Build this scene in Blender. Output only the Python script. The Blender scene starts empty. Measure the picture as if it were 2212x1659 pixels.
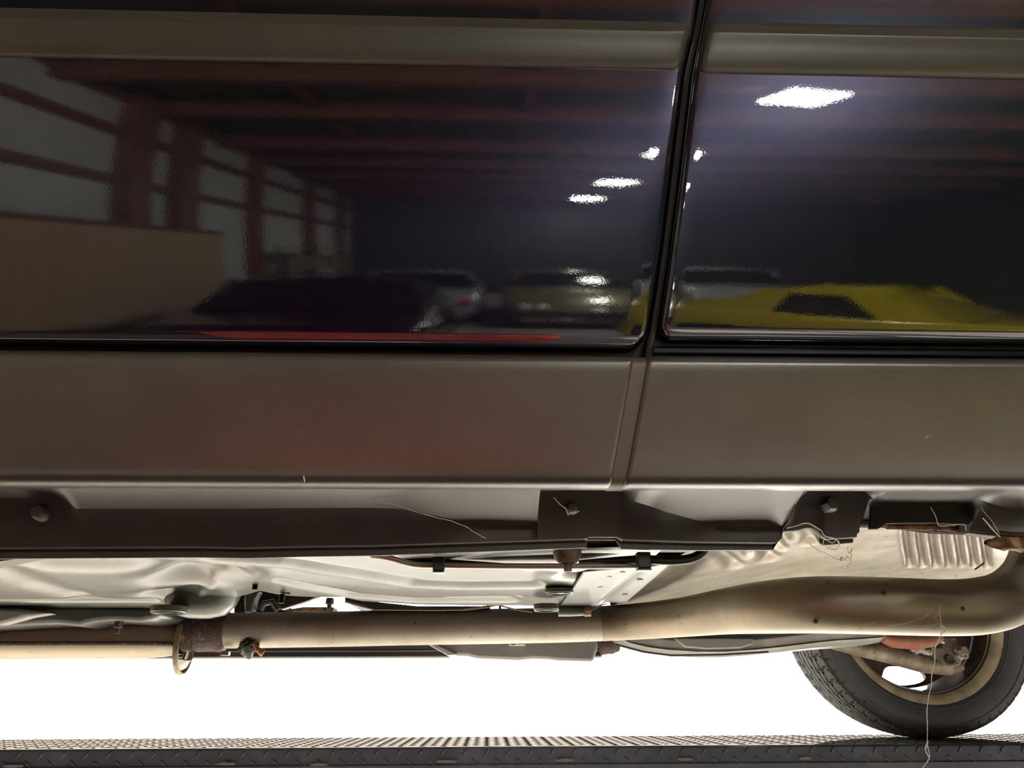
import bpy, bmesh, math, random
from mathutils import Vector, Matrix, noise
random.seed(7)
S = bpy.context.scene
COL = S.collection
# ------------------------------------------------------------------ camera
F = 1660.0
TH, PSI, RHO = math.radians(21.8), math.radians(1.8), math.radians(.23)
FWD = Vector((math.sin(PSI)*math.cos(TH), math.cos(PSI)*math.cos(TH), math.sin(TH)))
_r = Vector((math.cos(PSI), -math.sin(PSI), 0)); _u = _r.cross(FWD)
RT = _r*math.cos(RHO) - _u*math.sin(RHO); UP = RT.cross(FWD)
CAM = Vector((0, 0, .125))
cd = bpy.data.cameras.new('camera'); cam = bpy.data.objects.new('camera', cd); COL.objects.link(cam)
cd.sensor_fit = 'HORIZONTAL'; cd.sensor_width = 36; cd.lens = F/2212*36; cd.clip_start = .02; cd.clip_end = 500
m = Matrix((RT, UP, -FWD)).transposed().to_4x4(); m.translation = CAM; cam.matrix_world = m
S.camera = cam
# ------------------------------------------------------------------ light and exposure
S.view_settings.view_transform = 'Standard'; S.view_settings.look = 'None'
S.view_settings.exposure = 0; S.view_settings.gamma = 1; S.view_settings.use_curve_mapping = False
S.cycles.use_denoising = True; S.cycles.max_bounces = 10; S.cycles.diffuse_bounces = 5
S.cycles.sample_clamp_indirect = 12; S.cycles.caustics_reflective = False; S.cycles.caustics_refractive = False
W = bpy.data.worlds.new('world'); S.world = W; W.use_nodes = True
bg = W.node_tree.nodes['Background']; bg.inputs[0].default_value = (.95, .98, 1, 1); bg.inputs[1].default_value = 9.0
sd = bpy.data.lights.new('sun', 'SUN'); sd.energy = 56; sd.color = (1, .935, .82); sd.angle = math.radians(1.2)
sun = bpy.data.objects.new('sun', sd); COL.objects.link(sun)
sun.rotation_euler = Vector((-.40, -1, -.52)).to_track_quat('-Z', 'Y').to_euler()
pd = bpy.data.lights.new('doorway_portal', 'AREA'); pd.shape = 'RECTANGLE'; pd.size = 13.8; pd.size_y = 4.3
pd.cycles.is_portal = True
po = bpy.data.objects.new('doorway_portal', pd); COL.objects.link(po); po.location = (1, 4.7, .9); po.rotation_euler = (math.radians(-90), 0, 0)

def ray(u, v): return FWD*F + RT*(u-1106) + UP*(829.5-v)
def P(u, v, Y):
    d = ray(u, v); return CAM + d*(Y/d.y)
def PX(u, v, Y): p = P(u, v, Y); return p.x
def PZ(v, Y, u=1050): return P(u, v, Y).z

# ------------------------------------------------------------------ materials
MATS = {}
def mat(name, base, rough=.5, metal=0, coat=0, coat_rough=.03, emit=None, estr=1, spec=.5, bump=None, mix=None, mix2=None, stretch=(1, 1, 1), brush=None):
    """bump=(scale,strength,distance); mix=(colour,scale,lo,hi[,rough])"""
    if name in MATS: return MATS[name]
    M = bpy.data.materials.new(name); M.use_nodes = True; nt = M.node_tree; N = nt.nodes; L = nt.links
    b = N['Principled BSDF']
    b.inputs['Base Color'].default_value = (*base, 1); b.inputs['Roughness'].default_value = rough
    b.inputs['Metallic'].default_value = metal; b.inputs['Coat Weight'].default_value = coat
    b.inputs['Coat Roughness'].default_value = coat_rough; b.inputs['Specular IOR Level'].default_value = spec
    tc = N.new('ShaderNodeTexCoord'); mp = N.new('ShaderNodeMapping'); mp.inputs['Scale'].default_value = stretch
    L.new(tc.outputs['Object'], mp.inputs[0]); vec = mp.outputs[0]
    cur = None; rcur = None
    for k, mx in enumerate([mix, mix2]):
        if not mx: continue
        c2, sc, lo, hi = mx[:4]
        n = N.new('ShaderNodeTexNoise'); n.inputs['Scale'].default_value = sc; n.inputs['Detail'].default_value = 6
        n.inputs['Roughness'].default_value = .6; L.new(vec, n.inputs['Vector'])
        r = N.new('ShaderNodeMapRange'); r.inputs[1].default_value = lo; r.inputs[2].default_value = hi
        L.new(n.outputs['Fac'], r.inputs[0])
        x = N.new('ShaderNodeMix'); x.data_type = 'RGBA'; L.new(r.outputs[0], x.inputs[0])
        if cur: L.new(cur, x.inputs[6])
        else: x.inputs[6].default_value = (*base, 1)
        x.inputs[7].default_value = (*c2, 1); cur = x.outputs[2]
        if len(mx) > 4:
            y = N.new('ShaderNodeMix'); y.data_type = 'FLOAT'; L.new(r.outputs[0], y.inputs[0])
            if rcur: L.new(rcur, y.inputs[2])
            else: y.inputs[2].default_value = rough
            y.inputs[3].default_value = mx[4]; rcur = y.outputs[0]
    if cur: L.new(cur, b.inputs['Base Color'])
    if rcur: L.new(rcur, b.inputs['Roughness'])
    if bump:
        n = N.new('ShaderNodeTexNoise'); n.inputs['Scale'].default_value = bump[0]; n.inputs['Detail'].default_value = 3
        L.new(vec, n.inputs['Vector'])
        bp = N.new('ShaderNodeBump'); bp.inputs['Strength'].default_value = bump[1]; bp.inputs['Distance'].default_value = bump[2]
        L.new(n.outputs['Fac'], bp.inputs['Height']); L.new(bp.outputs[0], b.inputs['Normal'])
        if coat: L.new(bp.outputs[0], b.inputs['Coat Normal'])
    if emit:
        b.inputs['Emission Color'].default_value = (*emit, 1); b.inputs['Emission Strength'].default_value = estr
    MATS[name] = M; return M

PAINT = mat('dark_blue_paint', (.006, .009, .018), .30, .85, 1, .005, bump=(420, .03, .0005), mix=((.010, .006, .024), 2.2, .42, .66), mix2=((.30, .30, .30), 620, .765, .80))
PAINT.node_tree.nodes['Principled BSDF'].inputs['Coat IOR'].default_value = 1.8
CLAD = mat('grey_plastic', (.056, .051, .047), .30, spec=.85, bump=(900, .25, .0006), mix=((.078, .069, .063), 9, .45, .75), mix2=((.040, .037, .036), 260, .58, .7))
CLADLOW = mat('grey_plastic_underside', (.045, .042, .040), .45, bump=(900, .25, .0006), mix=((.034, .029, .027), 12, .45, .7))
MOULD = mat('moulding_plastic', (.034, .034, .030), .36, bump=(1200, .2, .0004), mix=((.045, .043, .036), 8, .4, .7), mix2=((.16, .16, .15), 420, .66, .72))
BLACK = mat('black_rubber', (.006, .006, .006), .45)
HOLE = mat('cavity_shade', (.004, .005, .005), .8)  # near-black colour painted in for the shade inside slots and recesses
FLOORP = mat('floorpan_paint', (.072, .086, .074), .34, coat=.3, coat_rough=.2, bump=(60, .15, .002), mix=((.056, .069, .064), 6, .45, .7), mix2=((.2, .2, .17), 190, .66, .7))
FLOORW = mat('floorpan_paint_worn', (.44, .42, .34), .30, coat=.5, coat_rough=.15, mix=((.32, .33, .29), 5, .45, .7))
DARKP = mat('dark_frame_paint', (.045, .052, .055), .35, coat=.3, coat_rough=.2, mix=((.09, .09, .09), 12, .45, .7))
STEEL = mat('exhaust_steel', (.40, .375, .34), .36, .35, bump=(60, .08, .002), mix=((.28, .25, .20), 7, .4, .7, .5), mix2=((.10, .07, .045), 70, .66, .72, .8))
STEELD = mat('stained_exhaust_steel', (.22, .195, .145), .48, .55, mix=((.33, .29, .22), 5, .42, .66), mix2=((.06, .045, .03), 110, .67, .71, .8), bump=(200, .1, .001))
RUST = mat('rust', (.085, .060, .055), .75, .3, mix=((.34, .17, .06), 45, .58, .68), mix2=((.20, .17, .17), 160, .58, .66), bump=(220, .7, .003))
RUSTL = mat('light_rust', (.36, .22, .13), .7, .3, mix=((.12, .07, .05), 90, .45, .6), bump=(200, .6, .002))
CONV = mat('converter_shell', (.46, .41, .32), .5, .1, mix=((.28, .22, .16), 6, .5, .75), mix2=((.12, .06, .04), 60, .66, .74, .8))
ALU = mat('aluminium_heat_shield', (.23, .215, .175), .36, .6, mix=((.17, .145, .105), 8, .45, .7, .5), mix2=((.10, .05, .03), 85, .64, .70, .8), bump=(40, .25, .003))
ALUR = mat('rusted_shield_groove', (.13, .085, .055), .6, .3, mix=((.22, .18, .14), 30, .4, .7))
TANK = mat('grey_plastic_tank', (.30, .30, .31), .5, mix=((.24, .24, .25), 6, .4, .7))
MUFF = mat('muffler_steel', (.28, .28, .27), .4, .5, mix=((.18, .18, .17), 9, .4, .65))
RUBBER = mat('tyre_rubber', (.078, .084, .096), .5, bump=(500, .3, .001), mix=((.10, .10, .105), 5, .4, .7))
TREAD = mat('tyre_tread', (.075, .073, .070), .85, spec=.1, bump=(400, .4, .001))
RIMM = mat('dusty_alloy_rim', (.72, .64, .46), .5, .2, mix=((.32, .26, .18), 14, .45, .7))
RIMI = mat('brake_dust_rim', (.050, .034, .024), .7, mix=((.11, .075, .05), 9, .45, .7))
SUSP = mat('rusty_suspension_steel', (.20, .165, .125), .6, .5, mix=((.34, .30, .26), 20, .45, .65), mix2=((.10, .05, .03), 60, .6, .7), bump=(150, .4, .002))
CHALK = mat('chalky_aluminium_corrosion', (.50, .50, .50), .7, .3, mix=((.16, .12, .09), 60, .5, .6), bump=(160, .5, .002))
REDP = mat('red_damper_paint', (.30, .10, .06), .6, mix=((.26, .19, .14), 30, .5, .65))
LIFT = mat('lift_black_paint', (.050, .055, .076), .26, bump=(90, .3, .001), mix=((.075, .08, .10), 10, .45, .7))
LUG = mat('worn_tread_lug', (.035, .037, .042), .35, .2, mix=((.16, .16, .16), 120, .56, .66))
LUGT = mat('runway_top_lug', (.060, .056, .052), .8, 0, spec=0)
LTOP = mat('worn_runway_top', (.075, .070, .064), .8, 0, spec=0, mix=((.10, .094, .086), 30, .4, .6))
WEB = mat('spider_silk', (.75, .68, .55), .5)
SEED = mat('dry_leaf_bit', (.55, .42, .16), .7)

# ------------------------------------------------------------------ mesh helpers
class MB:
    def __init__(s): s.v = []; s.f = []; s.mi = []
    def grid(s, rows, mi=0, close=False, flip=False):
        b = len(s.v); n = len(rows[0])
        for r in rows: s.v += [tuple(p) for p in r]
        for i in range(len(rows)-1):
            for j in range(n if close else n-1):
                k = (j+1) % n
                q = (b+i*n+j, b+i*n+k, b+(i+1)*n+k, b+(i+1)*n+j)
                s.f.append(q[::-1] if flip else q); s.mi.append(mi)
        return s
    def poly(s, pts, mi=0):
        b = len(s.v); s.v += [tuple(p) for p in pts]; s.f.append(tuple(range(b, b+len(pts)))); s.mi.append(mi); return s
    def box(s, a, c, mi=0):
        (x0, y0, z0), (x1, y1, z1) = a, c; b = len(s.v)
        s.v += [(x0, y0, z0), (x1, y0, z0), (x1, y1, z0), (x0, y1, z0), (x0, y0, z1), (x1, y0, z1), (x1, y1, z1), (x0, y1, z1)]
        for q in ((0, 3, 2, 1), (4, 5, 6, 7), (0, 1, 5, 4), (1, 2, 6, 5), (2, 3, 7, 6), (3, 0, 4, 7)):
            s.f.append(tuple(b+i for i in q)); s.mi.append(mi)
        return s
    def tube(s, pts, rad, seg=10, mi=0, caps=True):
        pts = [Vector(p) for p in pts]
        if not isinstance(rad, (list, tuple)): rad = [rad]*len(pts)
        b = len(s.v); n = len(pts); up = Vector((0, 0, 1)); prev = None
        for i, p in enumerate(pts):
            t = (pts[min(i+1, n-1)]-pts[max(i-1, 0)]).normalized()
            if prev is None:
                a = t.cross(up if abs(t.z) < .95 else Vector((1, 0, 0))).normalized()
            else: a = (prev - t*prev.dot(t)).normalized()
            prev = a; c = t.cross(a)
            for j in range(seg):
                w = 2*math.pi*j/seg; s.v.append(tuple(p+(a*math.cos(w)+c*math.sin(w))*rad[i]))
        for i in range(n-1):
            for j in range(seg):
                k = (j+1) % seg; s.f.append((b+i*seg+j, b+i*seg+k, b+(i+1)*seg+k, b+(i+1)*seg+j)); s.mi.append(mi)
        if caps:
            s.f.append(tuple(b+j for j in range(seg))[::-1]); s.mi.append(mi)
            s.f.append(tuple(b+(n-1)*seg+j for j in range(seg))); s.mi.append(mi)
        return s
    def lathe(s, prof, c, axis='z', seg=48, mi=0, sx=1, sy=1, mod=None):
        """prof: (radius, height along axis)"""
        rows = []
        for i, (r, h) in enumerate(prof):
            row = []
            for j in range(seg):
                w = 2*math.pi*j/seg; rr = r if mod is None else mod(i, j, r)
                a, b2 = rr*math.cos(w)*sx, rr*math.sin(w)*sy
                o = {'z': (a, b2, h), 'y': (a, h, b2), 'x': (h, a, b2)}[axis]
                row.append((c[0]+o[0], c[1]+o[1], c[2]+o[2]))
            rows.append(row)
        return s.grid(rows, mi, close=True, flip=(axis == 'y'))
    def prism(s, pts, off, mi=0):
        """closed outline extruded by a vector"""
        b = len(s.v); n = len(pts); off = Vector(off)
        s.v += [tuple(p) for p in pts] + [tuple(Vector(p)+off) for p in pts]
        s.f.append(tuple(range(b, b+n))[::-1]); s.mi.append(mi); s.f.append(tuple(range(b+n, b+2*n))); s.mi.append(mi)
        for i in range(n):
            k = (i+1) % n; s.f.append((b+i, b+k, b+n+k, b+n+i)); s.mi.append(mi)
        return s
    def build(s, name, mats, parent=None, smooth=38, local=False, bevel=0, sub=0):
        me = bpy.data.meshes.new(name); me.from_pydata(s.v, [], s.f)
        if not isinstance(mats, (list, tuple)): mats = [mats]
        for x in mats: me.materials.append(x)
        me.polygons.foreach_set('material_index', s.mi)
        bm = bmesh.new(); bm.from_mesh(me); bmesh.ops.remove_doubles(bm, verts=bm.verts, dist=1e-6)
        bmesh.ops.recalc_face_normals(bm, faces=bm.faces); bm.to_mesh(me); bm.free()
        me.shade_smooth(); me.set_sharp_from_angle(angle=math.radians(smooth))
        o = bpy.data.objects.new(name, me); COL.objects.link(o)
        if parent:
            o.parent = parent
            if not local and parent.parent is None and parent.type == 'EMPTY':
                o.matrix_parent_inverse = Matrix.Translation(-parent.location)
        if bevel:
            b = o.modifiers.new('bevel', 'BEVEL'); b.width = bevel; b.segments = 2; b.limit_method = 'ANGLE'
        if sub:
            b = o.modifiers.new('subdivision', 'SUBSURF'); b.levels = b.render_levels = sub
        return o
def tag(o, label=None, cat=None, group=None, kind=None):
    for k, v in (('label', label), ('category', cat), ('group', group), ('kind', kind)):
        if v: o[k] = v
    return o
def empty(name, loc, label, cat, group=None):
    o = bpy.data.objects.new(name, None); COL.objects.link(o); o.location = loc; o.empty_display_size = .1
    return tag(o, label, cat, group)
def bez(pts, n=8):
    pts = [Vector(p) for p in pts]; out = []
    for i in range(len(pts)-1):
        p0 = pts[max(i-1, 0)]; p1 = pts[i]; p2 = pts[i+1]; p3 = pts[min(i+2, len(pts)-1)]
        for k in range(n):
            t = k/n
            out.append(.5*((2*p1)+(p2-p0)*t+(2*p0-5*p1+4*p2-p3)*t*t+(3*p1-p0-3*p2+p3)*t**3))
    out.append(pts[-1]); return out
def interp(x, xs, ys):
    if x <= xs[0]: return ys[0]
    for i in range(1, len(xs)):
        if x <= xs[i]:
            t = (x-xs[i-1])/(xs[i]-xs[i-1]); return ys[i-1]+(ys[i]-ys[i-1])*t
    return ys[-1]

# ================================================================== THE BUILDING
FZ = -1.15      # garage floor, the car stands on a raised drive-on lift
CONC = mat('garage_concrete', (.36, .33, .29), .55, mix=((.22, .20, .18), .8, .4, .7), bump=(20, .2, .004))
YARD = mat('bright_yard_concrete', (.72, .69, .62), .8, mix=((.62, .6, .55), .4, .4, .7))
INSU = mat('white_insulation', (.78, .80, .75), .6, bump=(6, .3, .02), mix=((.66, .67, .63), 1.5, .4, .7))
REDOX = mat('red_oxide_steel', (.25, .105, .06), .5, mix=((.17, .075, .045), 3, .4, .7))
PLY = mat('plywood', (.52, .34, .19), .6, mix=((.42, .26, .14), 2.5, .4, .7), stretch=(1, 1, 6))
PLYE = mat('plywood_sheet', (.66, .49, .34), .6, mix=((.55, .39, .26), 3, .4, .7), stretch=(1, 6, 1))
DWALL = mat('dark_ribbed_steel', (.070, .078, .082), .5, mix=((.05, .055, .06), 1, .4, .7))
CEIL = mat('dark_insulated_ceiling', (.085, .080, .066), .7, mix=((.06, .058, .05), 1.3, .4, .7))
LAMPM = mat('lamp_diffuser', (.9, .9, .85), .4, emit=(1, .98, .88), estr=250)
GREYM = mat('grey_steel', (.25, .26, .27), .45, .6)

X0, X1, YB, YF, ZC = -3.0, 8.0, -15.2, 4.6, 3.25
tag(MB().box((-3.1, YB-.1, FZ-.2), (X1+.1, YF, FZ)).build('floor', CONC), kind='structure')
g = MB().box((-90, YF+.02, FZ-.25), (90, 120, FZ-.02)); tag(g.build('yard_ground', YARD), 'pale sunlit concrete yard outside the open doorway', kind='structure')
tag(MB().box((-3.1, YB-.1, ZC), (X1+.1, YF+.3, ZC+.15)).build('ceiling', CEIL), kind='structure')
tag(MB().box((X1, YB, FZ), (X1+.1, YF, ZC)).build('wall_right', DWALL), kind='structure')
tag(MB().box((X0-.1, YB, FZ), (X0, YF, ZC)).build('wall_left', INSU), kind='structure')
wb = tag(MB().box((X0, YB-.1, FZ), (X1, YB, ZC)).build('wall_back', DWALL), kind='structure')
tag(MB().box((X0-.1, YF, 2.75), (X1+.1, YF+.25, ZC)).build('wall_front', INSU), 'wall strip over the wide open doorway', kind='structure')
rib = None
for i in range(36):
    if rib is None:
        q = MB().prism([(-.05, 0, 0), (.05, 0, 0), (.025, .03, 0), (-.025, .03, 0)], (0, 0, ZC-FZ)); rib = q.build('steel_rib', DWALL, wb, local=True)
        rib.location = (X0+.3, YB, FZ)
    else:
        r2 = rib.copy(); COL.objects.link(r2); r2.location = (X0+.3+i*.3, YB, FZ)
def piece(name, a, c, M, parent=None, **k): return MB().box(a, c).build(name, M, parent, **k)
wl = bpy.data.objects['wall_left']
for Y in (-1.6, -4.8, -5.85, -8.1, -11.0, -13.6):
    w = .40 if Y > -7 else .24
    piece('column', (X0, Y-w/2, FZ), (X0+.16, Y+w/2, ZC), REDOX, wl)
for z in (1.70, 2.50, 3.10):
    for a, b in ((-15, -11.12), (-10.88, -8.22), (-7.98, -6.05), (-5.65, -5.0), (-4.6, 4.5)):
        piece('wall_girt', (X0, a, z-.06), (X0+.09, b, z+.06), REDOX, wl)
for k, (a, b) in enumerate(((-6.6, -5.0), (-4.99, -2.6), (-2.59, -.2), (-.19, 2.2), (2.21, 4.5))):
    piece('plywood_sheet', (X0+.17, a, FZ), (X0+.19, b, .94), PLYE, wl)
piece('cap_rail', (X0+.1, -6.6, .94), (X0+.22, 4.5, 1.0), REDOX, wl)
cl = bpy.data.objects['ceiling']
for Y in (-.2, -1.9, -3.5, -4.9, -6.9, -8.6, -10.3, -12, -13.7, 1.5, 3.2):
    q = MB().box((X0, Y-.09, ZC-.30), (X1, Y+.09, ZC-.27)).box((X0, Y-.015, ZC-.28), (X1, Y+.015, ZC-.03)).box((X0, Y-.09, ZC-.04), (X1, Y+.09, ZC-.005))
    q.build('ceiling_beam', REDOX, cl)
for k, X in enumerate((-1.5, .3, 3.2, 4.8, 6.4)):
    piece('purlin', (X-.035, YB, ZC-.12), (X+.035, YF, ZC-.04), REDOX, cl)
for (X, Y) in ((2.20, -3.55), (1.95, -6.6), (1.86, -9.9), (1.83, -13.2)):
    lab = {-3.55: 'bright square panel lamp nearest the car, mirrored largest in the rear door', -6.6: 'second square panel lamp of the row, mirrored across the gap between the doors',
           -9.9: 'third square panel lamp of the row, mirrored small in the front door', -13.2: 'farthest and smallest mirrored panel lamp, near the back wall'}[Y]
    e = empty('ceiling_lamp', (X, Y, 2.86), lab, 'lamp', 'square panel lamps in a row under the garage ceiling'); e.rotation_euler.z = math.radians(-14)
    MB().box((-.245, -.225, .02), (.245, .225, .07)).build('lamp_housing', GREYM, e, local=True, bevel=.008)
    MB().box((-.22, -.20, 0), (.22, .20, .02)).build('lamp_diffuser', LAMPM, e, local=True)
    for sx in (-.2, .2): MB().tube([(sx, 0, .07), (sx, 0, .39)], .006, 6).build('hanger_rod', GREYM, e, local=True)

# ---- things standing in the garage behind the camera, seen mirrored in the doors
def gcar(name, label, paint, loc, rot, L=4.3, Wd=1.8, H=1.3, hood=.85, boot=.9, glass=(.30, .72), group='cars parked in the garage', tail=False, stripe=None, solid=False):
    e = empty(name, loc, label, 'car', group); e.rotation_euler.z = rot
    xs = [0, .02, .06, .14, .22, glass[0]-.02, glass[0]+.08, .5, glass[1]-.10, glass[1]+.03, .90, .96, .985, 1]
    def top(t):
        return interp(t, [0, .03, .1, glass[0]-.02, glass[0]+.12, .55, glass[1]-.12, glass[1]+.05, .95, 1], [.45, .62, hood-.06, hood+.04, H-.02, H, H-.03, boot+.04, boot, .55])
    belt = lambda t: interp(t, [0, .03, .1, .4, .8, .95, 1], [.44, .60, hood-.07, hood+.03, boot, boot-.03, .53])
    hw = lambda t: Wd/2*interp(t, [0, .04, .15, .5, .85, .96, 1], [.80, .93, .99, 1, .99, .94, .84])
    N = 40; ts = [i/N for i in range(N+1)]
    rows = []
    for t in ts:
        x = (t-.5)*L; w = hw(t); zb = belt(t); r = []
        for (a, z) in ((0, .22), (.86, .22), (.95, .26), (1, .42), (.99, .58), (.985, max(.45, zb-.06)), (.93, zb-.01), (.85, zb+.005), (0, zb+.02)): r.append((x, w*a, z))
        r = [(p[0], -p[1], p[2]) for p in r[::-1]] + r[1:]
        # wheel arches
        for axx in (-.31*L, .30*L):
            d = abs(x-axx)
            if d < .38:
                zz = .33+math.sqrt(max(0, .38**2-d*d))
                r = [(p[0], p[1], max(p[2], min(zz, .62)) if abs(p[1]) > w*.8 else p[2]) for p in r]
        rows.append(r)
    b = MB().grid(rows).poly(rows[0]).poly(rows[-1][::-1]); b.build('body', paint, e, local=True, smooth=50)
    gr = []
    for t in ts:
        if glass[0]-.03 <= t <= glass[1]+.06:
            x = (t-.5)*L; w = hw(t); zb = belt(t); zt = max(top(t), zb+.03); k = (zt-zb)/(H-hood+.05)
            gr.append([(x, s*w*a, z) for s, a, z in ((-1, .90, zb), (-1, .90-.16*k, zt-.05*k), (-1, .60, zt), (1, .60, zt), (1, .90-.16*k, zt-.05*k), (1, .90, zb))])
    MB().grid(gr).build('glasshouse', paint if solid else mat('car_glass', (.012, .014, .016), .06), e, local=True, smooth=30)
    if solid:
        for s in (-1, 1):
            MB().prism([((glass[0]+.10-.5)*L, s*Wd*.452, hood+.06), ((glass[0]+.27-.5)*L, s*Wd*.452, hood+.06), ((glass[0]+.25-.5)*L, s*Wd*.40, H-.10), ((glass[0]+.16-.5)*L, s*Wd*.40, H-.10)], (0, s*.01, 0)).build('side_window', mat('car_glass', (.012, .014, .016), .06), e, local=True)
    rf = []
    for t in ts:
        if glass[0]+.10 <= t <= glass[1]-.08:
            x = (t-.5)*L; w = hw(t); zt = top(t)+.008; k = 1
            rf.append([(x, w*a, zt+dz) for a, dz in ((-.76, -.055), (-.60, 0), (0, .015), (.60, 0), (.76, -.055))])
    MB().grid(rf).build('roof', paint, e, local=True, smooth=50)
    for s in (-1, 1):
        MB().tube([((glass[0]-.5)*L, s*Wd*.43, hood), ((glass[0]+.10-.5)*L, s*Wd*.37, H-.03)], .03, 6).build('windscreen_pillar', paint, e, local=True)
        MB().tube([((glass[1]-.5)*L, s*Wd*.43, boot), ((glass[1]-.10-.5)*L, s*Wd*.37, H-.05)], .05, 6).build('rear_pillar', paint, e, local=True)
        for ax in (-.31, .30):
            q = MB().lathe([(.02, 0), (.20, 0), (.21, .03), (.31, .02), (.325, .06), (.325, .17), (.29, .2), (.02, .2)], (ax*L, s*(Wd/2-.11)-.1 if s > 0 else s*(Wd/2-.11)-.1, .325), 'y', 24)
            q.build('wheel', BLACK, e, local=True)
        lc = mat('red_tail_lamp', (.5, .02, .02), .2, coat=1) if tail else mat('clear_headlamp', (.7, .72, .7), .08, .6)
        for k in (0, 1):
            MB().lathe([(0, -.02), (.075, -.018), (.085, .02)], (-L/2+.02, s*(Wd*.36-k*.2), .60 if tail else .56), 'x', 16).build('tail_lamp' if tail else 'headlamp', lc, e, local=True)
    MB().box((-L/2-.03, -Wd*.41, .32), (-L/2+.12, Wd*.41, .46)).build('bumper', BLACK if not tail else paint, e, local=True, bevel=.02)
    if stripe: MB().box((-.42*L, -.25, hood+.0), (-.24*L, .25, hood+.03)).build('bonnet_scoop', BLACK, e, local=True, bevel=.01)
    return e
pnt = lambda n, c: mat(n, c, .3, .1, 1, .04)
HP = math.pi/2
gcar('sports_coupe', 'bright yellow coupe parked at an angle near the lift, mirrored in the rear door', pnt('yellow_paint', (.62, .50, .01)), (3.22, -3.95, FZ), math.radians(222), L=4.4, Wd=1.75, H=1.34, hood=.90, boot=1.0, glass=(.42, .80), stripe=True, solid=True)
gcar('sedan_car', 'dark navy sedan parked close to the lift beside the plywood wall', pnt('navy_paint', (.010, .014, .028)), (-1.25, -4.6, FZ), HP+math.pi, L=4.3, Wd=1.8, H=1.36, hood=.95)
gcar('sedan_car', 'silver coupe with four round red tail lamps, behind the navy sedan', pnt('silver_paint', (.36, .37, .42)), (-.95, -9.6, FZ), HP+math.pi, L=4.4, Wd=1.75, H=1.25, tail=True)
gcar('hatchback_car', 'dull gold hatchback standing between the silver and yellow cars', pnt('gold_paint', (.22, .18, .08)), (1.0, -9.0, FZ), HP+math.pi, L=4.0, Wd=1.7, H=1.32, hood=.95)
gcar('van_car', 'pale grey car parked behind the yellow coupe', pnt('pale_grey_paint', (.45, .46, .46)), (3.4, -10.0, FZ), HP+math.pi, L=4.4, Wd=1.8, H=1.42, hood=1.0)
# red roller cabinet added behind the camera to mirror red in the sill
REDC = mat('red_enamel', (.80, .06, .03), .35, coat=.6, coat_rough=.08)
e = empty('red_glow_cabinet', (-.42, -1.38, FZ), 'red enamelled roller tool cabinet added behind the camera for the red glow in the dull sill', 'cabinet')
MB().box((-.68, -.25, .12), (.68, .25, 1.0)).build('cabinet_body', REDC, e, local=True, bevel=.01)
zz = .16
for h in (.22, .19, .14, .11, .09):
    d = MB().box((-.65, .25, zz), (.65, .27, zz+h-.015)).build('drawer', REDC, e, local=True, bevel=.004)
    MB().tube([(-.45, .275, zz+h-.05), (-.45, .295, zz+h-.045), (.45, .295, zz+h-.045), (.45, .275, zz+h-.05)], .008, 8).build('drawer_handle', GREYM, d, local=True); zz += h+.012
for sx in (-.46, .46):
    for sy in (-.18, .18): MB().lathe([(.01, -.02), (.055, -.02), (.06, 0), (.055, .02), (.01, .02)], (sx, sy, .06), 'x', 20).build('caster', BLACK, e, local=True)
for z in (1.0,): MB().box((-.70, -.27, z), (.70, .29, z+.012)).build('cabinet_mat', REDC, e, local=True)
# shelving by the back left
e = empty('storage_rack', (-2.45, -9.4, FZ), 'dark steel storage rack against the left wall past the plywood', 'shelf')
for sy in (-1.1, 1.1):
    for sx in (-.25, .25): MB().box((sx-.02, sy-.02, 0), (sx+.02, sy+.02, 1.9)).build('upright', GREYM, e, local=True)
for z in (.3, .8, 1.3, 1.85): MB().box((-.27, -1.12, z-.02), (.27, 1.12, z)).build('shelf_board', PLY, e, local=True)
for k, (y, z, w, h, c) in enumerate(((-.7, .3, .5, .35, (.2, .2, .1)), (.1, .3, .4, .3, (.1, .14, .1)), (-.6, .8, .4, .3, (.3, .26, .12)), (.3, .8, .6, .38, (.12, .13, .1)), (-.3, 1.3, .7, .36, (.2, .22, .16)), (.6, 1.3, .4, .3, (.35, .32, .2)))):
    nm = ['olive', 'green', 'tan', 'dark green', 'grey green', 'cream'][k]
    o = MB().box((-2.65, -9.4+y-w/2, FZ+z), (-2.25, -9.4+y+w/2, FZ+z+h)).build('storage_box', mat('box_%d' % k, c, .6), None, bevel=.01)
    tag(o, '%s storage box on the rack by the left wall, %s' % (nm, ['lowest shelf, far end', 'lowest shelf, middle', 'second shelf, far end', 'second shelf, near side', 'third shelf, far side', 'third shelf, near end'][k]), 'box', 'boxes on the storage rack')

# ================================================================== THE LIFT
lift = empty('car_lift', (0, 1.6, FZ), 'black drive-on car lift with tread-plate runways under the wheels', 'lift')
def runway(y0, y1, name):
    b = MB(); xa, xb = -2.6, 2.6
    prof = [(y0+.03, -.135), (y0-.002, -.125), (y0-.004, -.041), (y0, -.038), (y0+.001, -.006), (y0+.005, -.001), (y1-.005, -.001), (y1-.001, -.006), (y1+.002, -.125), (y1-.03, -.135)]
    xsn = [xa+(xb-xa)*i/60 for i in range(61)]
    rows = [[(x, y, z) for x in xsn] for (y, z) in prof]
    b.grid(rows[:6]); b.grid(rows[5:7], 1); b.grid(rows[6:])
    for x in (xa, xb): b.poly([(x, y, z) for (y, z) in prof])
    return b.build(name, [LIFT, LTOP], lift, smooth=30)
NF, FF = 2.08, 2.545
farway = runway(NF, FF, 'far_runway')
nearway = runway(.68, 1.15, 'near_runway')
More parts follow.
